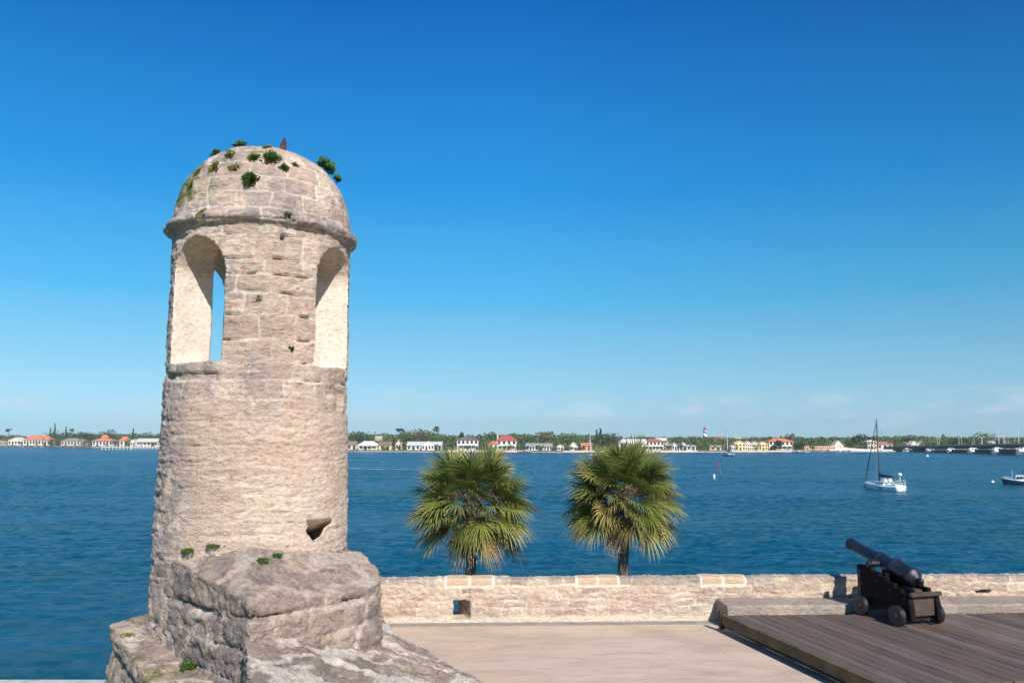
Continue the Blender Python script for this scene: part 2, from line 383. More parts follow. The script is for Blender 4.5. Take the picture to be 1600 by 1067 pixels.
# stone material with the yellower repair blocks
wm = M_WALL; t = NT(wm.node_tree); bsdf = t.n['Principled BSDF']; src = bsdf.inputs['Base Color'].links[0].from_socket
cj = t.math('MULTIPLY', attr(t, 'cap'), t.math('SUBTRACT', 1.0, attr(t, 'joint')), clamp=True)
tcd = t.new('ShaderNodeTexCoord').outputs['Object']
t.link(t.mix(t.math('MULTIPLY', cj, .8), t.mix(t.math('MULTIPLY', t.math('MULTIPLY', attr(t, 'cap'), attr(t, 'joint')), .7), src, (.88, .79, .67)), t.ramp(t.noise(tcd, 9, 6, .7), [(.35, (.58, .41, .25)), (.65, (.74, .55, .36))])), bsdf.inputs['Base Color'])
PW = empty('parapet_wall', (*wp(0, .4), 7.6), 'long low coquina stone parapet along the bay side of the gun deck, with a slot and yellow repair blocks', 'stone wall')
def local(o, parent):
    o.parent = parent; o.matrix_parent_inverse = Matrix.Translation(-parent.location); return o
local(rugged('upper_wall', bm, .024, wall_field, M_WALL, None, (cut, cut2)), PW)
bm = bmesh.new(); prism(bm, [wp(-.6, .004), wp(WL, .004), wp(WL, 1.6), wp(-.6, 1.6)], 1.0, 7.6, [wp(-.6, .004), wp(WL, .004), wp(WL, .86), wp(-.6, .86)])
local(obj('scarp', bm, simple('scarp stone', (.45, .38, .30), .95, var=.3, scale=.8, bump=.4)), PW)
# gutter strip at the foot of the wall
bm = bmesh.new()
pr = [wp(-.3, -.30), wp(7.35, -.30), wp(7.35, -.012), wp(-.3, -.012)]
prism(bm, pr, DK-.05, DK+.012)
tag(obj('gutter', bm, simple('gutter cement', (.25, .235, .22), .9, var=.2, scale=5)), 'narrow grey cement gutter running along the foot of the low stone parapet', 'gutter')
# stone curb behind the platform
bm = bmesh.new()
c0 = G(1131, 958, 8.45)
def CB(px, y=958): g = G(px, y, 8.45); return (Vector((g.x, g.y))-WA).dot(wd)
sC = CB(1139)
strip(bm, [(-.78, 8.1), (-.78, 8.555), (-.76, 8.575), (.05, 8.58), (.05, 8.1)], sC, WL)
def curb_field(co, no):
    s = (co[:, 0]-WA.x)*wd.x+(co[:, 1]-WA.y)*wd.y; z = co[:, 2]
    jt, tone, dz = blocks(s, z*0+1.5, [1, 2], 1.1, .03)
    crack = (1-sstep(0, .012, np.abs(s-sC-2.55-.12*perlin(np.c_[z*9, z*0, z*0])-(z-8.5)*-.5)))
    d = .012*fbm(co*3, 5)-.012*jt-.04*crack
    return d, dict(joint=jt*.4, tone=tone, grey=.3+.3*perlin(co), green=jt*0, rust=jt*0)
tag(rugged('curb', bm, .03, curb_field, M_CURB), 'low worn stone curb between the dark plank platform and the parapet', 'curb')

# ---------------------------------------------------------------- wooden gun platform
PZ = 8.45
pe0 = G(1137, 961, PZ); pe1 = G(1381, 1067, PZ); pd = (Vector((pe1.x, pe1.y))-Vector((pe0.x, pe0.y))).normalized()   # towards the camera
pnv = Vector((-pd.y, pd.x)); pnv = pnv if pnv.x > 0 else -pnv
def pp(a, q, z): v = Vector((pe0.x, pe0.y))+pd*a+pnv*q; return Vector((v.x, v.y, z))
gq = G(1600, 1062, PZ); LEN = (Vector((gq.x, gq.y))-Vector((pe0.x, pe0.y))).dot(pd)
m, t, b = newmat('weathered planks'); tcd = t.new('ShaderNodeTexCoord').outputs['Object']
rot = math.atan2(pd.y, pd.x)
pv = t.mapping(tcd, (1, 1, 1), (0, 0, -rot))
n1 = t.noise(t.mapping(pv, (.8, 22, 6)), 1, 6, .7, .3); n2 = t.noise(tcd, .9, 4, .6); n3 = t.noise(t.mapping(pv, (2, 70, 10)), 1, 4, .6)
f = t.math('ADD', t.math('MULTIPLY', attr(t, 'tone'), .5), t.math('ADD', t.math('MULTIPLY', n1, .35), t.math('MULTIPLY', n3, .2)))
c = t.ramp(f, [(.2, (.062, .042, .034)), (.5, (.125, .092, .076)), (.85, (.215, .170, .148))])
c = t.mix(t.ramp(n2, [(.4, 0.0), (.65, .6)]), c, (.14, .088, .055))
c = t.mix(t.ramp(t.noise(t.mapping(pv, (1.1, 9, 3)), 1.5, 8, .75), [(.52, 0.0), (.66, .65)]), c, (.045, .035, .03))
t.link(c, b.inputs['Base Color']); b.inputs['Roughness'].default_value = .75
bn = t.new('ShaderNodeBump', i_Strength=.5, i_Distance=.01); t.link(n3, bn.inputs['Height']); t.link(bn.outputs[0], b.inputs['Normal'])
M_PLANK = m
M_EDGE = simple('mossy edge beam', (.115, .092, .042), .9, var=.4, scale=3, bump=.5)
PF = empty('gun_platform', pp(2, 3, DK), 'dark weathered timber plank platform under the black cannon', 'wooden platform')
V = []; Fc = []; tn = []
q = .0; k = 0
while q < 8.6:
    wdt = .19+.05*hsh(k*1.7); tz = hsh(k*3.1+1); a0 = .0-.035*hsh(k*5.3)+q*.0; a1 = LEN+.04*hsh(k*7.7)
    dz = .006*(hsh(k*9.9)-.5)
    yb = -q*pnv.y/pd.y*0
    # far end follows the curb line: cut square to the wall
    aa = -((pp(0, q, 0)-pp(0, 0, 0)).y*1.0-wd.y/wd.x*(pp(0, q, 0)-pp(0, 0, 0)).x)/(pd.y-wd.y/wd.x*pd.x)+a0+.02
    nsg = 14; base = len(V)
    for i in range(nsg+1):
        a = aa+(a1-aa)*i/nsg; sag = .003*math.sin(i*1.7+k)
        e = .004*math.sin(i*2.3+k*1.1)
        for (qq, zz) in ((q+.006+e, PZ-.05), (q+.006+e, PZ-.006), (q+.014+e, PZ), (q+wdt-.014+e, PZ), (q+wdt-.006+e, PZ-.006), (q+wdt-.006+e, PZ-.05)):
            V.append(pp(a, qq, zz+dz+sag)); tn.append(tz)
    for i in range(nsg):
        for j in range(6): Fc.append((base+i*6+j, base+i*6+(j+1) % 6, base+i*6+6+(j+1) % 6, base+i*6+6+j))
    Fc.append(tuple(base+j for j in range(6))[::-1]); Fc.append(tuple(base+nsg*6+j for j in range(6)))
    q += wdt; k += 1
local(raw('planks', V, Fc, M_PLANK, attrs=dict(tone=tn)), PF)
def beam(q0, q1, z0, z1, a0, a1, nm, mt):
    bm = bmesh.new(); vs = [bm.verts.new(pp(a, q, z)) for a in (a0, a1) for q in (q0, q1) for z in (z0, z1)]
    for f in ((0, 1, 3, 2), (4, 6, 7, 5), (0, 4, 5, 1), (2, 3, 7, 6), (0, 2, 6, 4), (1, 5, 7, 3)): bm.faces.new([vs[i] for i in f])
    bmesh.ops.recalc_face_normals(bm, faces=bm.faces); bmesh.ops.bevel(bm, geom=bm.edges[:], offset=.008, segments=1, affect='EDGES')
    return local(obj(nm, bm, mt), PF)
beam(-.07, -.002, PZ-.20, PZ-.004, -.12, LEN+.1, 'edge_beam', M_EDGE)
M_DARKW = simple('dark timber', (.04, .032, .025), .9, var=.3)
for qj in (.5, 2.2, 3.9, 5.6, 7.3): beam(qj, qj+.2, DK+.004, PZ-.055, .1, LEN-.1, 'joist', M_DARKW)
beam(.34, .44, DK+.004, PZ-.06, .02, LEN, 'shade_skirt', M_DARKW)  # recessed dark skirt, added to keep the gap below the edge beam in shade
beam(-.10, .0, DK+.05, PZ+.06, -.21, -.125, 'end_post', M_DARKW)

# ---------------------------------------------------------------- cannon
M_IRON = simple('black iron', (.011, .013, .022), .38, .0, var=.7, scale=14, spec=.6, coat=.12, bump=.35)
M_CARR = simple('carriage paint', (.006, .005, .005), .7, var=.4, scale=5, bump=.3, spec=.15)
M_CARR2 = simple('worn carriage timber', (.065, .043, .035), .75, var=.35, scale=5, bump=.4)
yaw = math.atan2(.26, .966)
CA = empty('cannon', (7.71, 15.75, PZ), 'black iron cannon on a stepped wooden carriage, muzzle raised over the parapet towards the bay', 'cannon', rz=yaw)
# local frame: +y forward (muzzle), x across, origin under the rear axle
wr = .19
def cheek(s):
    prof = [(-.27, .13), (-.25, .40), (-.20, .60), (-.02, .60), (-.02, .67), (.16, .67), (.16, .75), (.36, .75), (.36, .82), (.56, .82), (.56, .89), (.74, .89),
            (.78, .96), (1.16, .97), (1.20, .93), (1.20, .13), (.98, .13), (.86, .24), (.45, .30), (.18, .24), (.08, .13)]
    bm = bmesh.new(); x0 = s*.30-.055+s*.0; x1 = x0+.11
    a = [bm.verts.new((x0, y, z)) for y, z in prof]; c = [bm.verts.new((x1, y, z)) for y, z in prof]
    bm.faces.new(a); bm.faces.new(c[::-1])
    for i in range(len(prof)): bm.faces.new((a[i], c[i], c[(i+1) % len(prof)], a[(i+1) % len(prof)]))
    bmesh.ops.recalc_face_normals(bm, faces=bm.faces); bmesh.ops.bevel(bm, geom=bm.edges[:], offset=.012, segments=2, affect='EDGES')
    return bm
for s in (-1, 1): obj('cheek', cheek(s), M_CARR, CA)
bm = bmesh.new(); box(bm, -.243, .243, -.20, -.10, .20, .60, bevel=.012); obj('rear_transom', bm, M_CARR2, CA)
bm = bmesh.new(); box(bm, -.36, .36, -.30, -.215, .57, .65, bevel=.02); obj('breech_rail', bm, M_CARR2, CA)
bm = bmesh.new(); box(bm, -.243, .243, .95, 1.07, .25, .80, bevel=.01); obj('front_transom', bm, M_CARR, CA)
bm = bmesh.new(); box(bm, -.243, .243, -.095, .90, .31, .38, bevel=.01); obj('bed', bm, M_CARR, CA)
for ya in (.0, 1.0):
    bm = bmesh.new(); box(bm, -.37, .37, ya-.075, ya+.075, .10, .245, bevel=.012); tube(bm, [(-.52, ya, wr), (.52, ya, wr)], .045, 10)
    obj('axle', bm, M_CARR2, CA)
    for s in (-1, 1):
        Mx = Matrix.Translation((s*.44, ya, wr)) @ Matrix.Rotation(R(90), 4, 'Y')
        bm = bmesh.new(); lathe(bm, [(.055, -.055), (wr-.012, -.055), (wr, -.04), (wr, .04), (wr-.012, .055), (.055, .055)], 32, Mx, False)
        wl = obj('wheel', bm, M_IRON, CA, False)
        Mh = Matrix.Translation((s*.46, ya, wr)) @ Matrix.Rotation(R(90), 4, 'Y')
        bm = bmesh.new(); lathe(bm, [(.07, -.05), (.075, .0), (.06, .05)], 16, Mh); obj('hub', bm, M_CARR2, wl)
for s in (-1, 1):
    xo = s*.30+s*.056
    for y, z in ((-.12, .30), (-.12, .52), (.25, .45), (.25, .62), (.62, .45), (.62, .74), (1.05, .30), (1.05, .60), (1.05, .85)):
        bm = bmesh.new(); lathe(bm, [(.024, -.012), (.022, .006), (.01, .012)], 8, Matrix.Translation((xo, y, z)) @ Matrix.Rotation(R(90)*s, 4, 'Y')); obj('bolt', bm, M_IRON, CA)
    bm = bmesh.new(); box(bm, xo-.008, xo+.008, 1.10, 1.14, .20, .90); obj('strap', bm, M_IRON, CA)
# barrel
el = R(12.5)
bz = .80
Mb = Matrix.Translation((0, .02, .88)) @ Matrix.Rotation(-(R(90)-el), 4, 'X')
prof = [(.0, -.24), (.035, -.235), (.055, -.20), (.05, -.165), (.03, -.14), (.045, -.115), (.11, -.09), (.16, -.05), (.19, -.02), (.20, .0), (.20, .05), (.185, .06), (.185, .16),
        (.178, .48), (.19, .49), (.19, .53), (.17, .54), (.158, .90), (.168, .91), (.168, .95), (.146, .96), (.118, 1.62), (.125, 1.63), (.125, 1.66), (.122, 1.67), (.145, 1.78), (.150, 1.83), (.13, 1.86), (.075, 1.865), (.07, 1.5), (.0, 1.5)]
prof = [(r_*.9, z_) for r_, z_ in prof]
bm = bmesh.new(); lathe(bm, prof, 40, Mb, False); bmesh.ops.remove_doubles(bm, verts=bm.verts, dist=.0005)
br = obj('barrel', bm, M_IRON, CA, True)
tc_ = Mb @ Vector((0, 0, .80))
bm = bmesh.new(); tube(bm, [(-.40, tc_.y, tc_.z-.03), (.40, tc_.y, tc_.z-.03)], .06, 16); obj('trunnion', bm, M_IRON, br)
for s in (-1, 1):
    bm = bmesh.new(); Mx = Matrix.Translation((s*.30, tc_.y, tc_.z-.03)) @ Matrix.Rotation(R(90), 4, 'Y')
    vs = []
    for k in range(13):
        a = math.pi*k/12+math.pi/2
        for rr in (.062, .082):
            for zz in (-.05, .05): vs.append(bm.verts.new(Mx @ Vector((rr*math.cos(a), rr*math.sin(a), zz))))
    for k in range(12):
        i = k*4
        for a, b_ in ((0, 1), (1, 3), (3, 2), (2, 0)): bm.faces.new((vs[i+a], vs[i+b_], vs[i+4+b_], vs[i+4+a]))
    obj('capsquare', bm, M_IRON, CA)
bm = bmesh.new(); box(bm, -.09, .09, -.09, .34, .382, .66, bevel=.01); obj('quoin', bm, M_CARR2, CA)

# ---------------------------------------------------------------- watchtower
TC = Vector((-3.01, 9.5)); TR = 1.03
A0 = math.atan2(-TC.x, TC.y)      # direction from tower to camera, measured from -Y towards +X
def tdir(a): return Vector((math.sin(a), -math.cos(a)))
ZR = 14.33                         # underside of the cornice
bm = bmesh.new()
prof = [(TR+.06, 7.0), (TR+.05, 10.2), (TR+.03, 11.5), (TR, 12.8), (TR-.005, ZR-.03), (TR+.055, ZR), (TR+.085, ZR+.03), (TR+.09, ZR+.065), (TR+.06, ZR+.10), (TR+.0, ZR+.14)]
hd = .97
for i in range(1, 15):
    a = i/14*math.pi/2; r = (TR-.005)*math.cos(a)**.86 if i < 14 else .02
    prof.append((r, ZR+.16+hd*math.sin(a)))
MT = Matrix.Translation((TC.x, TC.y, 0))
lathe(bm, prof, 96, MT)
def cutter(bmc):
    bmesh.ops.recalc_face_normals(bmc, faces=bmc.faces)
    me = bpy.data.meshes.new('c'); bmc.to_mesh(me); bmc.free(); o = bpy.data.objects.new('cut', me); COL.objects.link(o); return o
cuts = []
cb = bmesh.new(); ri = .56
lathe(cb, [(ri, 10.35), (ri, 14.3), (ri*.85, 14.7), (ri*.5, 14.95), (.03, 15.02)], 64, MT); cuts.append(cutter(cb))
WZ0, WZ1 = 12.80, 14.19
WIN = [(A0-R(44.5), .385), (A0+R(55), .355), (A0-R(133), .345), (A0+R(145), .36)]
for a, hw in WIN:
    d = tdir(a); l = Vector((-d.y, d.x)); cb = bmesh.new(); zs = WZ1-hw*1.05
    pr = [(-hw, WZ0), (hw, WZ0)]+[(hw*math.cos(k/12*math.pi), zs+hw*1.05*math.sin(k/12*math.pi)) for k in range(13)]
    ra = [cb.verts.new((TC.x+d.x*.35+l.x*u, TC.y+d.y*.35+l.y*u, z)) for u, z in pr]; rb = [cb.verts.new((TC.x+d.x*1.4+l.x*u, TC.y+d.y*1.4+l.y*u, z)) for u, z in pr]
    cb.faces.new(ra); cb.faces.new(rb[::-1])
    for i in range(len(pr)): cb.faces.new((ra[i], ra[(i+1) % len(pr)], rb[(i+1) % len(pr)], rb[i]))
    cuts.append(cutter(cb))
# ragged hole low on the tower
hole = [(471, 817), (484, 815), (497, 813), (512, 807), (528, 802), (521, 813), (509, 822), (503, 836), (493, 844), (485, 849), (473, 835), (478, 826)]
dv_ = Vector((-.35, 1, -.30)); cb = bmesh.new(); ra = [cb.verts.new(P(x, y, 9.0)-dv_*.8) for x, y in hole]; rb = [cb.verts.new(P(x*.85+495*.15, y*.85+826*.15, 9.0)+dv_*.75) for x, y in hole]
cb.faces.new(ra); cb.faces.new(rb[::-1])
for i in range(len(hole)): cb.faces.new((ra[i], ra[(i+1) % len(hole)], rb[(i+1) % len(hole)], rb[i]))
cuts.append(cutter(cb))
TROWS = [6]
zc = 7.0; kk = 0
while zc < 14.4: TROWS.append(zc); zc += .17+.11*float(hsh(kk*2.7+.4)); kk += 1
TROWS += [ZR+.02, ZR+.17, ZR+.36, ZR+.55, ZR+.74, ZR+.92, ZR+1.08, ZR+1.4]
def tower_field(co, no):
    n = len(co); dx = co[:, 0]-TC.x; dy = co[:, 1]-TC.y; r = np.hypot(dx, dy); al = np.arctan2(dx, -dy)-A0; al = (al+np.pi) % (2*np.pi)-np.pi
    z = co[:, 2]; s = al*TR
    outer = sstep(.2, .6, (no[:, 0]*dx+no[:, 1]*dy)/np.maximum(r, .01)+np.clip(no[:, 2], 0, 1))*(r > .85)+(z > ZR+.2)*(r <= .85)*(no[:, 2] > .2)
    outer = np.clip(outer, 0, 1)
    S = np.c_[s, z*0, z]
    zz = z+.025*perlin(S*np.array([1.1, 1, 1.3]))+.012*perlin(S*np.array([4, 1, 6])); uu = s+.04*perlin(S*3+7)
    jt, tone, dz = blocks(uu, zz, TROWS, .46, .019)
    dome = sstep(ZR+.1, ZR+.2, z)
    low = 1-sstep(12.0, 12.75, z); low2 = 1-sstep(10.9, 12.0, z)
    rough = fbm(co*3.2, 5, .55)
    strata = fbm(np.c_[s*1.6, z*0+3, z*11+.8*perlin(S*1.5)], 4, .6)
    srt = fbm(np.c_[s*4, z*0+9, z*26], 3, .6)
    d = .006*rough+.004*fbm(co*14, 4, .6)+.009*(tone-.5)*(1-.5*low)-.006*jt*(.6+perlin(co*3))
    body = (1-dome)*(z < ZR-.04)
    d = d+body*(.005*strata+.004*srt+.005*fbm(np.c_[s*7, z*0+21, z*15], 4, .65))
    d = d+body*.013*shelf(np.c_[co[:, 0], co[:, 1], z], 9.5, .25, 8.0)*(.5+.5*low)-outer*(.020*pits(co*np.array([1, 1, 2.6]), 13, .27)+.016*pits(co*np.array([1, 1, 1.6]), 30, .3, 9.0))
    # open cracks along some courses
    gate = sstep(.12, .4, perlin(np.c_[s*1.7, z*1.3+5, z*0]))
    gate2 = sstep(.25, .5, perlin(np.c_[s*3.1, z*.9+15, z*0]))
    d = d-body*.06*(1-sstep(0, .016, np.abs(dz)))*np.maximum(gate*(1-.85*low), gate2*(1-.3*low))*(1-.45*low)
    # flaked hollow below the right-hand opening
    am = sstep(R(36), R(48), al)*(1-sstep(R(85), R(100), al)); hz = sstep(12.15, 12.35, z)*(1-sstep(12.62, 12.74, z))
    d = d-am*hz*(.005+.07*np.clip(perlin(co*5)+.15, 0, 1.2))
    # undercut course below the left-hand sill
    am = sstep(R(-72), R(-66), al)*(1-sstep(R(-27), R(-22), al)); hz = sstep(12.58, 12.62, z)*(1-sstep(12.68, 12.70, z))
    d = d-am*hz*.045*np.clip(1.0-.8*perlin(co*4), 0, 1.5)
    d = d-am*sstep(12.35, 12.5, z)*(1-sstep(12.62, 12.7, z))*.006
    # scabby left side
    d = d-body*sstep(R(40), R(70), -al)*.02*np.clip(perlin(co*np.array([5, 5, 9]))*2, 0, 1.5)
    # dome wear
    d = d+dome*(.008*fbm(co*5, 5)-.007*jt-.035*np.clip(perlin(co*np.array([4, 4, 7]))-.35, 0, 1))
    ring = (z > ZR-.02)*(z < ZR+.18)
    d = d+ring*.015*perlin(co*3)-ring*.05*np.clip(perlin(co*2.2+4)-.45, 0, 1)
    # small round hole under the cornice
    hd_ = np.hypot(s-.20, (z-14.17)); d = d-.08*(1-sstep(.018, .035, hd_))*outer
    d = np.where(outer > .5, d, .008*rough)
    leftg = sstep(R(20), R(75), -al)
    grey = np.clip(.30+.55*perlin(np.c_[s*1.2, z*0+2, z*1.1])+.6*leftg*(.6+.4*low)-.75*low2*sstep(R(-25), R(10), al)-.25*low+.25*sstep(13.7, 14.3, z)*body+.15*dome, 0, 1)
    grey = np.where(outer > .5, grey, .05)
    grey = np.maximum(grey, ring*.8)
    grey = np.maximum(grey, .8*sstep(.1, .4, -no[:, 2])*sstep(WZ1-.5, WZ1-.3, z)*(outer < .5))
    # yellow-green growth on the left of the dome, and along the ring
    gl = dome*np.clip(sstep(R(-10), R(-55), al*1.0)*sstep(.15, .55, perlin(co*2.6)+.25), 0, 1)*(z > ZR+.25)
    gl = np.maximum(gl, dome*sstep(ZR+.55, ZR+.95, z)*sstep(.05, .4, perlin(co*3.3+5))*(al < R(25)))
    jt = jt*(1-.92*low)*np.clip(.22+.25*dome+1.3*(perlin(S*2.6+31)+.3), 0, 1)
    jt = np.where(outer > .5, jt, .15)
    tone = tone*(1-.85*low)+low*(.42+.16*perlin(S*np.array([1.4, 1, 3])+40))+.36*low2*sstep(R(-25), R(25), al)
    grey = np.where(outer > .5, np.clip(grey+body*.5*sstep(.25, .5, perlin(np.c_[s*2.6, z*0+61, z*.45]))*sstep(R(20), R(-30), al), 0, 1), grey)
    tone = np.where(outer > .5, tone, .80+.15*perlin(co*2))
    rust = body*(.25+.75*(z > 12.5)*(z < 13.9)*(al > R(-20))*(al < R(40)))*outer
    return d, dict(joint=jt, tone=np.clip(tone, 0, 1.2), grey=grey*(outer > .5)+.3*grey*(outer <= .5), green=gl*outer, rust=rust, plast=(outer <= .5)*(.75+.4*perlin(co*2.5))*(1-.8*sstep(WZ1-.42, WZ1-.25, z)))
WTW = empty('watchtower', (TC.x, TC.y, 7.0), 'round coquina stone sentry tower with domed roof and arched openings', 'watchtower')
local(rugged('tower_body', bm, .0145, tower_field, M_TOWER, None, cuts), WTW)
# rusty finial stub
M_RUST = simple('rusty iron', (.07, .035, .035), .85, var=.5, scale=20, bump=.5)
fb = P(443, 230, 9.45); bm = bmesh.new(); tube(bm, [fb+Vector((0, 0, -.14)), fb+Vector((0, 0, .0)), fb+Vector((.005, 0, .06)), fb+Vector((.012, 0, .115))], [.032, .03, .026, .012], 8)
box(bm, fb.x-.042, fb.x+.022, fb.y-.03, fb.y+.03, fb.z-.05, fb.z+.03)
for v in bm.verts: v.co += Vector((hsh(v.co.x*90)-.5, 0, hsh(v.co.z*70)-.5))*.015
local(obj('finial', bm, M_RUST), WTW)

# ---------------------------------------------------------------- bastion masonry
def gen_field(rows, bw, amp=.03, gbase=.7, jamp=1.0, axis=None, streaks=0.0, dark=None, open_z=None):
    def f(co, no):
        n = len(co); a = axis or (.7, .7)
        s = co[:, 0]*a[0]+co[:, 1]*a[1]; z = co[:, 2]
        flat = sstep(.55, .85, no[:, 2])
        zz = z+.05*perlin(co*1.1); jt, tone, dz = blocks(s+.05*perlin(co*2), zz, rows, bw, .035)
        jt = jt*(1-flat)*jamp*np.clip(perlin(co*1.5+21)*2.2, 0, 1)
        d = amp*(.5*fbm(co*np.array([2.0, 2.0, 3.2]), 3, .5)+.42*fbm(co*np.array([7, 7, 11]), 4, .62))-.02*jt+.02*(tone-.5)*(1-flat)
        d = d-.045*(1-sstep(0, .016, np.abs(dz)))*(1-flat)*sstep(.1, .35, perlin(co*1.6+2))*jamp
        if open_z: d = d-.07*(1-sstep(.004, .022, np.abs(z-open_z-.035*perlin(co*2.2))))*(1-flat)*sstep(-.25, .1, perlin(co*1.9+33))
        # pale patches of old mortar on top
        w1 = np.abs(perlin(co*np.array([1.0, 1.9, 1.0])+3)); st = (1-sstep(.03, .10, w1+.05*perlin(co*7)))*flat*streaks
        st = np.maximum(st, streaks*flat*sstep(.12, .26, perlin(co*np.array([2.6, 1.4, 1])+9)+.25*perlin(co*9)))
        d = d+.022*shelf(co, 7.5, .5, 3.0)*(1-flat)-.06*pits(co, 15, .25)-.05*pits(co, 27, .3, 5.0)
        d = d+.012*st-.03*np.clip(perlin(co*6)-.2, 0, 1)-.02*np.clip(perlin(co*13)-.25, 0, 1)
        grey = np.clip(gbase+.55*perlin(co*1.3)-.6*st, 0, 1)
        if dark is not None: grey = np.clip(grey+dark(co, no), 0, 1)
        green = sstep(.45, .6, perlin(co*2.1+8))*.7*(z < 10.1)
        return d, dict(joint=np.maximum(jt, st*.9), tone=np.clip(tone*.6+.3*st, 0, 1), grey=grey, green=green, rust=np.zeros(n))
    return f
# shoulder block at the tower foot: corner towards the camera
C0 = Vector((-2.43, 7.6)); CL = Vector((-3.77, 8.75)); CRt = Vector((-1.47, 8.85))
bm = bmesh.new()
poly = [CL, C0, (-2.0, 8.08), (-1.62, 8.5), (-1.43, 8.80), (-1.42, 9.02), (-1.50, 9.2), (-1.75, 9.55), (-2.6, 10.6), (-3.3, 10.3), (-3.85, 9.5)]
zt = [10.76, 10.50, 10.43, 10.41, 10.42, 10.48, 10.54, 10.66, 10.7, 10.7, 10.74]
b_ = [bm.verts.new((p[0], p[1], 8.0)) for p in poly]; t_ = [bm.verts.new((p[0], p[1], z)) for p, z in zip(poly, zt)]; n = len(poly)
t_ += [bm.verts.new((-2.72, 8.46, 10.90)), bm.verts.new((-2.08, 8.95, 10.78))]; A_, B_ = n, n+1
bm.faces.new(b_[::-1])
for tr in [(0, 1, A_), (1, 2, A_), (2, B_, A_), (2, 3, B_), (3, 4, B_), (4, 5, B_), (5, 6, B_), (6, 7, B_), (7, 8, B_), (8, A_, B_), (8, 9, A_), (9, 10, A_), (10, 0, A_)]: bm.faces.new([t_[i] for i in tr])
for i in range(n): bm.faces.new((b_[i], b_[(i+1) % n], t_[(i+1) % n], t_[i]))
bmesh.ops.recalc_face_normals(bm, faces=bm.faces)
BR = [8.0, 9.2, 9.75, 10.05, 10.30, 12]
BS = empty('bastion_corner', (-2.9, 9.0, 8.0), 'grey weathered stone block at the foot of the round tower, corner pointing at the viewer', 'stone block')
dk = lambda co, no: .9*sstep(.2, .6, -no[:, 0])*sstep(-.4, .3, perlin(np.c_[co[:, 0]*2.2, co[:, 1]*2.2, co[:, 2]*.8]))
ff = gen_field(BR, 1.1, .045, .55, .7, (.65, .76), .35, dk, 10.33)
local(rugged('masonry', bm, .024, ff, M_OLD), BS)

# sloping ledge in front of the block, down to the deck
bm = bmesh.new()
poly = [(-2.40, 7.45), (-1.66, 5.3), (.55, 7.4), (-.18, 8.8), (-.85, 9.95), (-1.5, 11.1), (-2.05, 13.0), (-2.95, 17.5), (-3.6, 17.5), (-2.6, 12.4), (-1.9, 9.4), (-2.3, 8.2)]
zt = [10.18, 10.10, 9.42, 9.36, 9.36, 9.32, 9.20, 9.10, 9.10, 9.34, 9.97, 10.12]
def tri_prism(bm, poly, z0, zt, tris):
    b_ = [bm.verts.new((p[0], p[1], z0)) for p in poly]; t_ = [bm.verts.new((p[0], p[1], z)) for p, z in zip(poly, zt)]; n = len(poly)
    for tr in tris: bm.faces.new([t_[i] for i in tr]); bm.faces.new([b_[i] for i in tr[::-1]])
    for i in range(n): bm.faces.new((b_[i], b_[(i+1) % n], t_[(i+1) % n], t_[i]))
    bmesh.ops.recalc_face_normals(bm, faces=bm.faces)
tri_prism(bm, poly, 7.7, zt, [(0, 1, 11), (1, 2, 3), (1, 3, 11), (11, 3, 4), (11, 4, 10), (10, 4, 5), (10, 5, 9), (9, 5, 6), (9, 6, 7), (9, 7, 8)])
LG = empty('inner_parapet', (-1.6, 8.5, 7.7), 'broad sloping worn stone parapet with pale mortar streaks in the foreground', 'stone parapet')
local(rugged('masonry', bm, .026, gen_field([7.7, 8.3, 8.75, 9.1, 12], .7, .045, .55, .8, (.3, .95), 1.0), M_OLD), LG)

# outer ledge and scarp of the bastion
bm = bmesh.new()
K0 = Vector((-4.40, 9.02)); K1 = Vector((-3.12, 7.53)); dd = (K1-K0).normalized(); K2 = K0+dd*7.2
o_ = Vector((dd.y, -dd.x)); o_ = o_ if o_.x > 0 else -o_
poly = [K0, K1, K2, K2+o_*1.4, K1+o_*1.2, (-2.7, 8.6), (-3.5, 10.6), (-4.25, 10.2)]
zt = [9.99, 9.62, 8.05, 7.9, 9.45, 9.5, 10.1, 10.02]
K2 = K0+dd*6.5
dy_ = lambda p: max(0.0, (Vector((p[0], p[1]))-K0).dot(dd))
zl = lambda p: 9.98-.187*dy_(p)
poly = [K0, K1, K2, K2+o_*1.6, K1+o_*.85, (-2.7, 8.3), (-3.4, 10.4), (-4.1, 10.1)]; poly = [(p[0], p[1]) for p in poly]
TRI = [(0, 1, 4), (1, 2, 3), (1, 3, 4), (0, 4, 5), (0, 5, 7), (7, 5, 6)]
def slab(ring_b, zb, ring_t, zt):
    b_ = [bm.verts.new((*p, z)) for p, z in zip(ring_b, zb)]; t_ = [bm.verts.new((*p, z)) for p, z in zip(ring_t, zt)]; n = len(b_)
    for tr in TRI: bm.faces.new([t_[i] for i in tr]); bm.faces.new([b_[i] for i in tr[::-1]])
    for i in range(n): bm.faces.new((b_[i], b_[(i+1) % n], t_[(i+1) % n], t_[i]))
slab(poly, [zl(p)-.20 for p in poly], poly, [zl(p)+(.06 if i in (4, 5, 6) else 0) for i, p in enumerate(poly)])
front = (0, 1, 2, 7)
lo = [(p[0]+o_.x*.05, p[1]+o_.y*.05) if i in front else p for i, p in enumerate(poly)]
bot = [(p[0]-o_.x*.45, p[1]-o_.y*.45) if i in front else p for i, p in enumerate(lo)]
slab(bot, [7.4]*8, lo, [zl(p)-.215 for p in poly]); n = 8
bmesh.ops.recalc_face_normals(bm, faces=bm.faces)
OS = empty('bastion_wall', (-3.3, 8.2, 1.3), 'lichen spotted outer stone wall of the bastion below the tower, with a dark groove under its ledge', 'bastion wall')
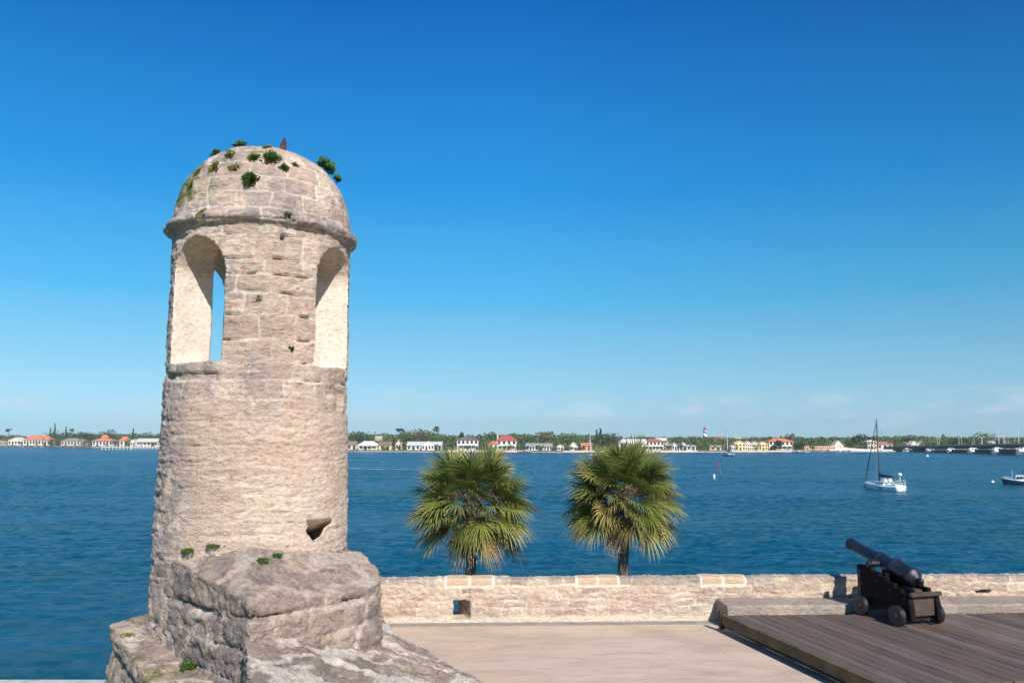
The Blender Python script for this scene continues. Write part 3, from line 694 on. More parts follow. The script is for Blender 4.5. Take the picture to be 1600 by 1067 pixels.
def scarp_field(co, no):
    d, a = gen_field([7.4, 8.0, 8.4, 8.8, 9.2, 12], .7, .03, .35, .5, (-.65, .76), .5)(co, no)
    zg = 9.98-.187*np.maximum(0, (co[:, 0]-K0.x)*dd.x+(co[:, 1]-K0.y)*dd.y)-.21; g = np.exp(-((co[:, 2]-zg)/.022)**2); d = d-.03*g*(no[:, 2] < .5)
    a['green'] = np.clip(a['green']+.8*sstep(.2, .5, perlin(co*3+1))*(no[:, 2] > .5), 0, 1)
    return d, a
local(rugged('masonry', bm, .024, scarp_field, M_OLD), OS)
bm = bmesh.new(); bt = [(p[0]-o_.x*1.6*(1 if i in (0, 1, 2, 7) else 0), p[1]-o_.y*1.6*(1 if i in (0, 1, 2, 7) else 0)) for i, p in enumerate(bot)]
b_ = [bm.verts.new((*p, 1.0)) for p in bt]; t_ = [bm.verts.new((*p, 7.4)) for p in bot]
for i in range(n): bm.faces.new((b_[i], b_[(i+1) % n], t_[(i+1) % n], t_[i]))
local(obj('lower_scarp', bm, bpy.data.materials['scarp stone']), OS)

# ---------------------------------------------------------------- weeds on the masonry
def leafmat(name, c0, c1, scale=3):
    m, t, b = newmat(name); tcd = t.new('ShaderNodeTexCoord').outputs['Object']
    n = t.noise(tcd, scale, 4, .6)
    t.link(t.ramp(n, [(.35, c0), (.65, c1)]), b.inputs['Base Color']); b.inputs['Roughness'].default_value = .6
    b.inputs['Specular IOR Level'].default_value = .3
    return m
M_WEED = leafmat('weed leaves', (.035, .085, .015), (.10, .19, .03), 9)
M_MOSS = leafmat('moss', (.13, .15, .03), (.26, .27, .06), 12)
M_DEAD = leafmat('dry stems', (.10, .06, .04), (.22, .15, .10), 9)
def weed(loc, nrm, wd_, ht, nl, mat, label, name='weed_clump', seed=0, leaf=.03):
    nl = int(nl*2.4); leaf *= .55; ht *= .75; wd_ *= 1.15
    rnd = random.Random(seed); nrm = Vector(nrm).normalized(); a = nrm.orthogonal().normalized(); b_ = nrm.cross(a)
    V = []; Fc = []
    for i in range(nl):
        th = rnd.random()*6.283; rr = min(.8, abs(rnd.gauss(0, .5)))*wd_*(1+.25*math.sin(th*3+seed)+.18*math.sin(th*5+seed*2)); k = max(.25, 1-(rr/wd_)**2*.6)
        base = (a*math.cos(th)+b_*math.sin(th))*rr*.8
        out = (a*math.cos(th)+b_*math.sin(th))*rnd.uniform(.2, .9)+nrm*rnd.uniform(.4, 1)+Vector((0, 0, .35)); out.normalize()
        L = ht*k*rnd.uniform(.3, 1.0); tip = base+out*L; side = out.cross(Vector((rnd.uniform(-1, 1), rnd.uniform(-1, 1), rnd.uniform(-1, 1)))).normalized()*leaf*rnd.uniform(.6, 1.2)
        mid = base+out*L*.55
        n0 = len(V); V += [mid-out*leaf*.9, mid+side, mid+out*leaf*1.5+Vector((0, 0, -.006)), mid-side]; Fc.append((n0, n0+1, n0+2, n0+3))
        n0 = len(V); s2 = side.cross(out).normalized()*leaf*.8; V += [tip-out*leaf, tip+s2, tip+out*leaf*1.2+Vector((0, 0, -.008)), tip-s2]; Fc.append((n0, n0+1, n0+2, n0+3))
    o = raw(name, V, Fc, mat); o.location = loc
    return tag(o, label, 'weed' if mat != M_MOSS else 'moss', 'weeds growing on the tower and masonry')
def surf(px, py):
    bpy.context.view_layer.update(); a, b_ = ray(px, py); d_ = Vector((a, 1, b_)).normalized()
    ok, loc, nn, *_ = SC.ray_cast(bpy.context.evaluated_depsgraph_get(), Vector((0, 0, CAMZ)), d_, distance=14)
    return (loc, nn) if ok else (None, None)
def on_dome(px, py):
    """first hit of the view ray with the tower's dome"""
    a, b_ = ray(px, py)
    D = 8.0
    while D < 10.6:
        x, y, z = a*D, D, CAMZ+b_*D; r = math.hypot(x-TC.x, y-TC.y); zz = z-(ZR+.16)
        Rr = TR+.01
        if zz < 0:
            if r < Rr+(.09 if zz > -.16 else 0): break
        elif zz < hd:
            aa = math.asin(min(1, zz/hd)); Rr = TR*math.cos(aa)**.86
            if r < Rr: break
        D += .01
    nn = Vector((x-TC.x, y-TC.y, max(0, zz)*1.1)).normalized()
    return Vector((x, y, z)), nn
WD = [(391, 281, .10, .10, 190, M_WEED, 'round dark green weed tuft on the front of the dome, below the others'),
      (425, 249, .13, .09, 170, M_WEED, 'wide leafy green weed clump near the middle of the dome top'),
      (398, 247, .09, .07, 110, M_WEED, 'green weed tuft just left of the wide clump on the dome top'),
      (444, 265, .07, .06, 90, M_WEED, 'small green weed tuft right of and below the wide clump on the dome'),
      (508, 262, .15, .17, 320, M_WEED, 'largest bushy weed growing from the right shoulder of the dome'),
      (527, 280, .06, .09, 100, M_WEED, 'small dark weed hanging just below the big bush on the dome right shoulder'),
      (375, 228, .11, .07, 130, M_WEED, 'dark green weed patch on the dome skyline at the top left'),
      (338, 240, .08, .06, 100, M_WEED, 'small green weed on the dome skyline left of the top patch'),
      (362, 245, .10, .05, 100, M_MOSS, 'yellow green moss and weed patch beneath the skyline weeds of the dome'),
      (333, 262, .10, .06, 100, M_MOSS, 'yellow green moss cushion on the upper left of the dome'),
      (370, 263, .10, .05, 90, M_MOSS, 'flat olive moss patch left of the round dark green tuft'),
      (310, 268, .08, .05, 80, M_MOSS, 'yellow moss cushion on the far left slope of the dome'),
      (298, 288, .07, .05, 80, M_MOSS, 'lowest yellow moss cushion on the left slope of the dome'),
      (415, 230, .10, .04, 80, M_MOSS, 'thin moss patch at the very top of the dome'),
      (463, 258, .05, .04, 40, M_MOSS, 'tiny moss spot on the dome between the middle tuft and the big bush'),
      (450, 335, .07, .04, 60, M_WEED, 'small weed on the cornice ring below the dome, right of centre'),
      (314, 331, .08, .03, 60, M_MOSS, 'thin moss strip on the cornice ring at the left'),
      (455, 544, .03, .05, 30, M_WEED, 'tiny weed growing from a joint halfway up the tower face'),
      (405, 467, .04, .03, 30, M_WEED, 'tiny weed in an upper joint of the tower between the two openings')]
HITS = [surf(q[0], q[1]) for q in WD]
for i, (px, py, wd_, ht, nl, mt, lb) in enumerate(WD):
    p, nn = HITS[i] if HITS[i][0] is not None else on_dome(px, py); weed(p-nn*.015, nn, wd_, ht, nl, mt, lb, seed=i, leaf=.022, name='weed_clump' if mt == M_WEED else 'moss_patch')
for i, (px, py, z, wd_, ht, nl, lb) in enumerate([(408, 877, 10.75, .10, .05, 120, 'low green weed on the grey block top, left one of the pair'), (432, 868, 10.80, .08, .04, 80, 'low green weed on the grey block top, right one of the pair'),
        (296, 862, 10.80, .10, .06, 110, 'bright green weed at the tower foot on the left edge of the block'), (335, 853, 10.87, .11, .03, 80, 'thin line of yellow green weed along the tower foot'),
        (292, 1045, 9.62, .07, .12, 90, 'dark green weed on the outer ledge of the bastion at the bottom edge'), (200, 992, 9.93, .10, .03, 60, 'olive moss on the outer ledge near its left corner')]):
    g = surf(px, py)[0] or G(px, py, z); weed(g, (0, 0, 1), wd_, ht, nl, M_WEED if i < 5 else M_MOSS, lb, seed=50+i, leaf=.022, name='weed_clump' if i < 5 else 'moss_patch')

# ---------------------------------------------------------------- cabbage palms
def palmmat(name, cols, tip):
    m, t, b = newmat(name); tcd = t.new('ShaderNodeTexCoord').outputs['Object']
    f = attr(t, 'hue'); tp = attr(t, 'tip')
    c = t.ramp(f, cols); c = t.mix(t.math('MULTIPLY', t.math('POWER', tp, 3.0), .75), c, tip)
    t.link(c, b.inputs['Base Color']); b.inputs['Roughness'].default_value = .42; b.inputs['Specular IOR Level'].default_value = .45
    tr = t.new('ShaderNodeBsdfTranslucent'); t.link(c, tr.inputs[0]); mx = t.new('ShaderNodeMixShader', i_Fac=.22)
    t.link(b.outputs[0], mx.inputs[1]); t.link(tr.outputs[0], mx.inputs[2]); t.link(mx.outputs[0], t.n['Material Output'].inputs[0])
    return m
M_PALM = palmmat('palm leaves', [(0, (.060, .105, .022)), (.40, (.135, .195, .035)), (.72, (.27, .28, .05)), (1.0, (.44, .30, .10))], (.42, .34, .14))
M_PDEAD = palmmat('dead palm leaves', [(0, (.26, .17, .10)), (1.0, (.42, .30, .19))], (.45, .36, .26))
def bark():
    m, t, b = newmat('palm bark'); tcd = t.new('ShaderNodeTexCoord').outputs['Object']
    n = t.noise(t.mapping(tcd, (3, 3, 14)), 2, 6, .65)
    t.link(t.ramp(n, [(.35, (.10, .08, .065)), (.65, (.26, .22, .185))]), b.inputs['Base Color']); b.inputs['Roughness'].default_value = .95
    bn = t.new('ShaderNodeBump', i_Strength=.8, i_Distance=.04); t.link(n, bn.inputs['Height']); t.link(bn.outputs[0], b.inputs['Normal']); return m
M_BARK = bark()
M_FLOW = leafmat('flower stalks', (.15, .09, .075), (.28, .19, .15), 6)
def palm(base, H, rnd, label, lean=0.0, nleaf=64, sc=1.0):
    root = empty('palm_tree', base, label, 'palm tree', 'tall cabbage palms behind the parapet')
    bm = bmesh.new(); pts = []; rad = []
    for i in range(24):
        q = i/23; pts.append((lean*q*q, .04*math.sin(q*5), H*q)); rad.append((.17+.06*(1-q)**3+.012*math.sin(i*2.7))*(1 if q < .95 else .9))
    tube(bm, pts, rad, 14); obj('trunk', bm, M_BARK, root, True)
    top = Vector((lean, .03, H))
    # old leaf bases round the top of the trunk
    bm = bmesh.new()
    for i in range(46):
        a = i*2.4; zz = -.75+.7*i/46; d = Vector((math.cos(a), math.sin(a), 0)); p0 = top+Vector((0, 0, zz))+d*.14
        tube(bm, [p0, p0+d*.10+Vector((0, 0, .13)), p0+d*.17+Vector((0, 0, .26))], [.05, .035, .02], 5)
    obj('leaf_bases', bm, M_BARK, root)
    def leaf(V, Fc, hu, tp, az, elv, pl, bl, hue, droop, st):
        d = Vector((math.cos(az)*math.cos(elv), math.sin(az)*math.cos(elv), math.sin(elv)))
        lat = Vector((-math.sin(az), math.cos(az), 0)); lat = (lat+Vector((-math.cos(az)*math.sin(elv), -math.sin(az)*math.sin(elv), math.cos(elv)))*rnd.uniform(-1.1, 1.1)).normalized(); nn = lat.cross(d).normalized()
        if nn.z < 0: nn = -nn
        # petiole
        p = st; pts = []
        for i in range(6):
            q = i/5; pts.append(p+d*pl*q+Vector((0, 0, -droop*.22*pl*q*q)))
        wv = lat*.016*sc
        for i in range(5):
            n0 = len(V); V.extend([pts[i]-wv, pts[i]+wv, pts[i+1]+wv*.7, pts[i+1]-wv*.7]); Fc.append((n0, n0+1, n0+2, n0+3)); hu.extend([min(1, hue+.25)]*4); tp.extend([0]*4)
        base = pts[-1]; dd_ = (pts[-1]-pts[-2]).normalized()
        NS = 42
        for k in range(NS):
            ph = (k/(NS-1)-.5)*2*R(112)+rnd.uniform(-.03, .03); L = bl*(.62+.38*math.cos(ph*.7))*rnd.uniform(.88, 1.06)
            rib = max(0, math.cos(ph))*.30*bl   # the midrib carries the central segments out and down
            b0 = base+dd_*rib*.5+Vector((0, 0, -rib*.15*droop))
            sd = (dd_*math.cos(ph)+lat*math.sin(ph)+nn*(.32*abs(math.sin(ph)))+Vector((rnd.uniform(-.05, .05), rnd.uniform(-.05, .05), rnd.uniform(-.05, .05)))).normalized()
            wl = sd.cross(nn).normalized()*.019*sc; n0 = len(V); hj = min(1, max(0, hue+rnd.uniform(-.12, .12)))
            for i in range(6):
                q = i/5; sag = (q**2.3)*L*(.16+.34*droop)*rnd.uniform(.85, 1.15)
                pc = b0+sd*L*q*(1-.18*q*q*droop)+Vector((0, 0, -sag)); ww = wl*(.5+1.1*q if q < .45 else 1.0*(1.02-q)/.57)
                V.append(pc-ww); V.append(pc+ww); hu.extend([hj]*2); tp.extend([q]*2)
            for i in range(5): a_ = n0+i*2; Fc.append((a_, a_+1, a_+3, a_+2))
    for nm, mat, cnt in (('crown', M_PALM, nleaf), ('dead_leaves', M_PDEAD, 7 if nleaf < 80 else 5)):
        V = []; Fc = []; hu = []; tp = []
        for i in range(cnt):
            if nm == 'crown':
                q = (i+.5)/cnt; az = i*2.39996+rnd.uniform(-.25, .25); elv = math.asin(max(-.42, .93-1.36*q))+rnd.uniform(-.14, .14)
                leaf(V, Fc, hu, tp, az, elv, sc*rnd.uniform(.72, 1.02), sc*rnd.uniform(.70, .86), max(0, rnd.gauss(.30+.45*q**2, .15)), .12+.5*q, top+Vector((0, 0, -.35*q+.1)))
            else:
                az = rnd.uniform(0, 6.283); elv = R(rnd.uniform(-45, -20))
                leaf(V, Fc, hu, tp, az, elv, sc*rnd.uniform(.35, .6), sc*rnd.uniform(.5, .7), rnd.random(), 1.1, top+Vector((0, 0, -.35)))
        raw(nm, V, Fc, mat, root, attrs=dict(hue=hu, tip=tp))
    bm = bmesh.new()
    for i in range(9):
        az = rnd.uniform(0, 6.283); L = sc*rnd.uniform(.9, 1.5); d = Vector((math.cos(az), math.sin(az), .9)).normalized()
        for j in range(26):
            q = rnd.uniform(.35, 1); p0 = top+d*L*q+Vector((0, 0, -.55*q*q*L)); e = p0+Vector((rnd.gauss(0, .14), rnd.gauss(0, .14), rnd.uniform(-.22, .06)))
            tube(bm, [p0, (p0+e)/2+Vector((0, 0, .03)), e], .009, 3, False)
        tube(bm, [top, top+d*L*.5+Vector((0, 0, -.14*L)), top+d*L+Vector((0, 0, -.55*L))], .016, 4)
    obj('flower_stalks', bm, M_FLOW, root)
    return root
palm((-1.32, 25.2, 1.3), 8.66, random.Random(21), 'tall cabbage palm with a brown fringed crown behind the parapet, nearer the round tower', .10, 90, 1.22)
palm((3.40, 25.2, 1.3), 8.86, random.Random(5), 'tall fuller cabbage palm behind the parapet, between the slot and the cannon', .03, 112, 1.18)

# ---------------------------------------------------------------- trees on the far shore
def crownmat(name, cols):
    m, t, b = newmat(name); g = t.new('ShaderNodeNewGeometry').outputs['Position']; oi = t.new('ShaderNodeObjectInfo').outputs['Random']
    n1 = t.noise(g, .05, 3, .6); n2 = t.noise(g, .5, 4, .7)
    f = t.math('ADD', t.math('MULTIPLY', n1, .6), t.math('ADD', t.math('MULTIPLY', n2, .4), t.math('MULTIPLY', oi, .12)))
    t.link(t.ramp(f, cols), b.inputs['Base Color']); b.inputs['Roughness'].default_value = .8; b.inputs['Specular IOR Level'].default_value = .2; return m
M_CR = crownmat('oak crown', [(.36, (.030, .060, .020)), (.52, (.060, .105, .030)), (.68, (.115, .150, .045)), (.8, (.16, .15, .06))])
M_CRD = crownmat('dark evergreen crown', [(.36, (.016, .036, .018)), (.7, (.040, .070, .028))])
M_CRL = crownmat('bright green crown', [(.36, (.06, .12, .025)), (.7, (.13, .21, .05))])
M_CRB = crownmat('brownish crown', [(.36, (.09, .07, .045)), (.7, (.17, .13, .075))])
M_TRK = simple('tree trunk', (.12, .095, .075), .95, var=.3, scale=1)
def crown_geo(V, Fc, c, rx, ry, rz, nl, leaf, rnd, kind='round'):
    lobes = []
    if kind == 'round':
        for _ in range(8): lobes.append((Vector((rnd.gauss(0, .34)*rx, rnd.gauss(0, .34)*ry, rnd.uniform(-.45, .38)*rz)), rnd.uniform(.45, .62)))
    elif kind == 'cone':
        for i in range(9): q = i/8; lobes.append((Vector((rnd.gauss(0, .08)*rx, rnd.gauss(0, .08)*ry, (-1+1.9*q)*rz)), .62*(1-q)+.10))
    elif kind == 'flat':
        for _ in range(7): lobes.append((Vector((rnd.uniform(-.75, .75)*rx, rnd.uniform(-.6, .6)*ry, rnd.uniform(-.1, .5)*rz)), rnd.uniform(.26, .4)))
    for i in range(nl):
        lc, lr = lobes[i % len(lobes)]
        th = rnd.random()*6.283; u = rnd.uniform(-.6, 1); s_ = math.sqrt(1-u*u); n_ = Vector((math.cos(th)*s_, math.sin(th)*s_, u)); k = rnd.uniform(.80, 1.0)
        p = Vector(c)+lc+Vector((n_.x*rx, n_.y*ry, n_.z*rz*(.5 if kind == 'flat' else 1)))*lr*k
        nn = (n_+Vector((rnd.gauss(0, .5), rnd.gauss(0, .5), rnd.gauss(0, .5)))).normalized(); a = nn.orthogonal().normalized(); b_ = nn.cross(a); L = leaf*rnd.uniform(.6, 1.3)
        n0 = len(V); V.extend([p+a*L, p+b_*L*.8, p-a*L, p-b_*L*.8]); Fc.append((n0, n0+1, n0+2, n0+3))
rnd = random.Random(11)
V = []; Fc = []; TV = bmesh.new()
PROF = [(-60, 677), (0, 676), (60, 681), (90, 674), (140, 674), (200, 675), (250, 676), (400, 676), (545, 673), (600, 677), (640, 671), (665, 670), (700, 677), (780, 676), (830, 675), (850, 673), (900, 677), (945, 675), (980, 680.5), (1060, 681), (1200, 681.5), (1240, 679), (1270, 682), (1350, 680), (1420, 679), (1470, 681.5), (1750, 682)]
def wood_row(D_off, n, h0, h1, w0, w1, px0=-40, px1=1700, leaf=1.0, nl=170):
    for i in range(n):
        px = px0+(px1-px0)*(i+rnd.uniform(-.4, .4))/n; D = shore_D(px, D_off+rnd.uniform(-12, 16)); a, _ = ray(px, 690)
        h = rnd.uniform(h0, h1)*(D/680)**.5*(.82+.36*abs(math.sin(px*.021+D_off)*math.sin(px*.0083+2))+(.22 if rnd.random() < .07 else 0)); wv = rnd.uniform(w0, w1)
        zc_ = (P(px, float(np.interp(px, [p[0] for p in PROF], [p[1] for p in PROF])), D).z-1.2)/1.10
        h = min(h, zc_*rnd.uniform(.80, 1.0)) if D_off < 190 else zc_*rnd.uniform(.86, 1.04)
        crown_geo(V, Fc, (a*D, D, 1.2+h*.60), wv, wv, h*.52, nl, leaf, rnd)
        if D_off < 90: tube(TV, [(a*D, D, 1), (a*D, D, 1+h*.5)], [.4, .25], 5, False)
wood_row(52, 150, 6, 9.5, 4.5, 7, leaf=.8)
wood_row(85, 150, 8, 12.0, 5.5, 8, leaf=.9)
wood_row(130, 150, 10.5, 14, 6, 9, leaf=1.0)
wood_row(200, 150, 12.5, 15.5, 7, 10, leaf=1.1, nl=150)
wood_row(330, 120, 13, 16.5, 10, 14, leaf=1.4, nl=130)
wood_row(20, 120, 3.2, 6.5, 2.2, 4.5, leaf=.5, nl=90)
wood_row(34, 110, 4.5, 8.5, 3.2, 5.5, leaf=.65, nl=120)
wd_o = raw('woodland', V, Fc, M_CR); tag(wd_o, 'low green woodland filling the far shore behind the houses', 'woodland', kind='stuff')
obj('trunks', TV, M_TRK, wd_o)

def tree(px, ytop, wpx, kind, mat, label, off_=40, leaf=.62, nl=420, ybot=None):
    D = shore_D(px, off_); g = P(px, ytop, D); H = g.z-1.2; s = D/F; wv = wpx*s/2
    root = empty('tree' if kind != 'cone' else 'pine_tree', (g.x, D, 1.2), label, 'tree', 'single trees on the far shore')
    bm = bmesh.new(); tube(bm, [(0, 0, 0), (.1, 0, H*.4), (0, 0, H*.85)], [.45, .3, .1], 6)
    if kind in ('round', 'flat'):
        for i in range(4):
            a = i*1.57+.4; tube(bm, [(0, 0, H*.35), (math.cos(a)*wv*.45, math.sin(a)*wv*.45, H*.72)], [.2, .07], 5)
    obj('trunk', bm, M_TRK, root)
    V = []; Fc = []
    lowf = {'round': .22, 'cone': .12, 'flat': .62}[kind] if ybot is None else max(.05, (P(px, ybot, D).z-1.2)/H)
    crown_geo(V, Fc, (0, 0, H*(1+lowf)/2), wv, wv*.9, H*(1-lowf)/2*(1.0 if kind == 'cone' else 1.1), nl, leaf, rnd, kind)
    raw('crown', V, Fc, mat, root)
for a in [(14, 668, 11, 'flat', M_CR, 'small round-topped tree standing above the treeline at the far left', 60),
    (79, 668, 6, 'cone', M_CRD, 'small dark pointed pine left of the taller pine on the far left shore', 60),
    (86, 661, 8, 'cone', M_CRD, 'tallest dark slender pine above the left far shore', 60),
    (104, 666, 7, 'cone', M_CRD, 'dark slender pine right of the tallest pine on the far left shore', 60),
    (113, 668, 8, 'flat', M_CR, 'small umbrella-shaped treetop right of the two slender pines', 60),
    (100, 671, 58, 'round', M_CRD, 'broad dark evergreen beside the red-roofed house on the left shore', 28),
    (132, 672, 30, 'round', M_CRD, 'dark round tree between the grey roof and the pagoda-roofed house', 45),
    (172, 668, 30, 'round', M_CRD, 'wide flat-topped dark tree behind the orange pagoda roof', 60),
    (209, 669, 7, 'cone', M_CRD, 'slim dark pine just left of the round tower', 70),
    (232, 673, 40, 'round', M_CR, 'broad green tree whose right side meets the round tower', 60),
    (566, 672, 34, 'round', M_CRD, 'dark leafy tree immediately right of the round tower', 70),
    (598, 675, 28, 'round', M_CR, 'mid green tree above the brown roofed houses near the tower', 90),
    (626, 667, 13, 'flat', M_CRD, 'airy flat-topped pine above the white gabled house', 90),
    (660, 667, 34, 'round', M_CRB, 'tall brownish domed tree behind the white gabled house', 80),
    (640, 673, 30, 'round', M_CR, 'green tree left of the brownish domed tree', 60),
    (722, 673, 12, 'round', M_CRD, 'small dark treetop above the white three storey villa', 90),
    (770, 672, 22, 'round', M_CRD, 'dark tree left of the red roofed villa', 90),
    (803, 674, 28, 'round', M_CR, 'green tree right of the red roofed villa', 80),
    (850, 673, 26, 'round', M_CRB, 'brownish tree behind the long grey roofed bungalow', 70),
    (895, 675, 30, 'round', M_CRL, 'light green tree left of the distant white sailboat mast', 70),
    (938, 669, 13, 'cone', M_CRD, 'dark spiky evergreen right of the distant white sailboat mast', 90),
    (932, 671, 9, 'cone', M_CRD, 'lower dark spike beside the dark evergreen by the mast', 88),
    (947, 676, 46, 'round', M_CRD, 'wide dark tree at the water behind the distant white sailboat', 30),
    (1093, 686, 17, 'round', M_CRL, 'bright green round tree on the shore below the lighthouse', 20),
    (1235, 676, 15, 'round', M_CRB, 'dark treetop above the orange roofed villa', 80),
    (1216, 687, 14, 'round', M_CRD, 'dark round tree in front of the orange roofed villa', 8),
    (1249, 689, 16, 'round', M_CRD, 'dark green tree between the orange villa and the long motel', 12),
    (1342, 677, 26, 'round', M_CRD, 'dark green tree behind the sandy mound left of the black-masted sailboat', 60),
    (1424, 679, 22, 'round', M_CR, 'green tree above the bridge end', 60),
    (1497, 680, 26, 'round', M_CRD, 'dark brownish tree behind the bridge, left of the bright tree', 30),
    (1535, 674, 34, 'round', M_CRL, 'large bright green tree rising behind the bridge', 25),
    (1515, 682, 20, 'round', M_CRL, 'smaller bright green tree at the left foot of the large one behind the bridge', 25)]:
    tree(*a)

# little palms
def small_palm_meshes():
    bm = bmesh.new(); tube(bm, [(0, 0, 0), (.15, 0, .5), (0, 0, 1.0)], [.030, .022, .020], 6)
    me1 = bpy.data.meshes.new('trunk'); bm.to_mesh(me1); bm.free(); me1.materials.append(M_TRK)
    V = []; Fc = []; r_ = random.Random(4)
    for i in range(60):
        a = i*2.4; e = r_.uniform(-.7, 1.2); d = Vector((math.cos(a)*math.cos(e), math.sin(a)*math.cos(e), math.sin(e))); l = Vector((-math.sin(a), math.cos(a), 0)); L = r_.uniform(.17, .26)
        n0 = len(V); c0 = Vector((0, 0, 1)); V += [c0+l*.01, c0-l*.01, c0+d*L*.65-l*.045, c0+d*L*.65+l*.045]; Fc.append((n0, n0+1, n0+2, n0+3))
        n0 = len(V); V += [c0+d*L*.65+l*.045, c0+d*L*.65-l*.045, c0+d*L+Vector((0, 0, -L*.4))]; Fc.append((n0, n0+1, n0+2))
    me2 = bpy.data.meshes.new('crown'); me2.from_pydata(V, [], Fc); me2.materials.append(M_CR)
    return me1, me2
SPT, SPC = small_palm_meshes()
def small_palm(px, ytop, label, off_=10):
    D = shore_D(px, off_); g = P(px, ytop+2, D); H = (g.z-1.4)
    r_ = empty('palm_tree', (g.x, D, 1.4), label, 'palm tree', 'slim palms on the far shore')
    for me, nm in ((SPT, 'trunk'), (SPC, 'crown')):
        c = bpy.data.objects.new(nm, me); COL.objects.link(c); c.parent = r_; c.scale = (H if nm == 'crown' else 9, H if nm == 'crown' else 9, H)
    r_.rotation_euler.z = rnd.random()*6
for px, yt, lb, of in [(682, 668, 'lone slim palm standing clear above the treeline right of the brownish domed tree', 90), (1474, 679, 'slim palm standing above the treeline over the left part of the bridge', 50),
        (571, 690, 'small palm behind the first houses right of the tower', 22), (617, 688, 'left palm beside the pinkish house near the white gabled house', 9), (627, 687, 'right palm beside the pinkish house near the white gabled house', 9),
        (700, 684, 'tall shore palm between the white gabled house and the white villa', 9), (708, 685, 'tall shore palm touching the left side of the white villa', 9), (752, 687, 'shore palm just right of the white villa', 9),
        (812, 690, 'shore palm right beside the red roofed villa', 8), (829, 687, 'left palm in front of the long grey roofed bungalow', 8), (846, 684, 'tallest palm in front of the long grey roofed bungalow', 8), (852, 687, 'right-hand palm in front of the long grey roofed bungalow', 8),
        (870, 688, 'shore palm just right of the grey roofed bungalow', 9), (888, 690, 'shore palm left of the orange walled cottage', 9), (1000, 690, 'shore palm in front of the white gabled pair of houses', 8),
        (1046, 690, 'shore palm left of the pale boathouse', 8), (1064, 688, 'shore palm behind the pale boathouse', 20), (1120, 690, 'shore palm right of the bright green round tree', 12), (1132, 688, 'shore palm behind the blue hulled sailboat', 16),
        (1290, 687, 'palm behind the left part of the long motel', 26), (1308, 687, 'palm behind the right part of the long motel', 26), (1392, 686, 'palm left of the bridge end', 22),
        (36, 688, 'palm in front of the treeline left of the red roofed house', 30), (68, 684, 'palm at the right end of the red roofed house', 12), (125, 684, 'left palm between the grey roofed house and the pagoda-roofed house', 12), (136, 685, 'right palm between the grey roofed house and the pagoda-roofed house', 12), (176, 688, 'palm between the pagoda-roofed house and the small orange roof', 12)]:
    small_palm(px, yt, lb, of)

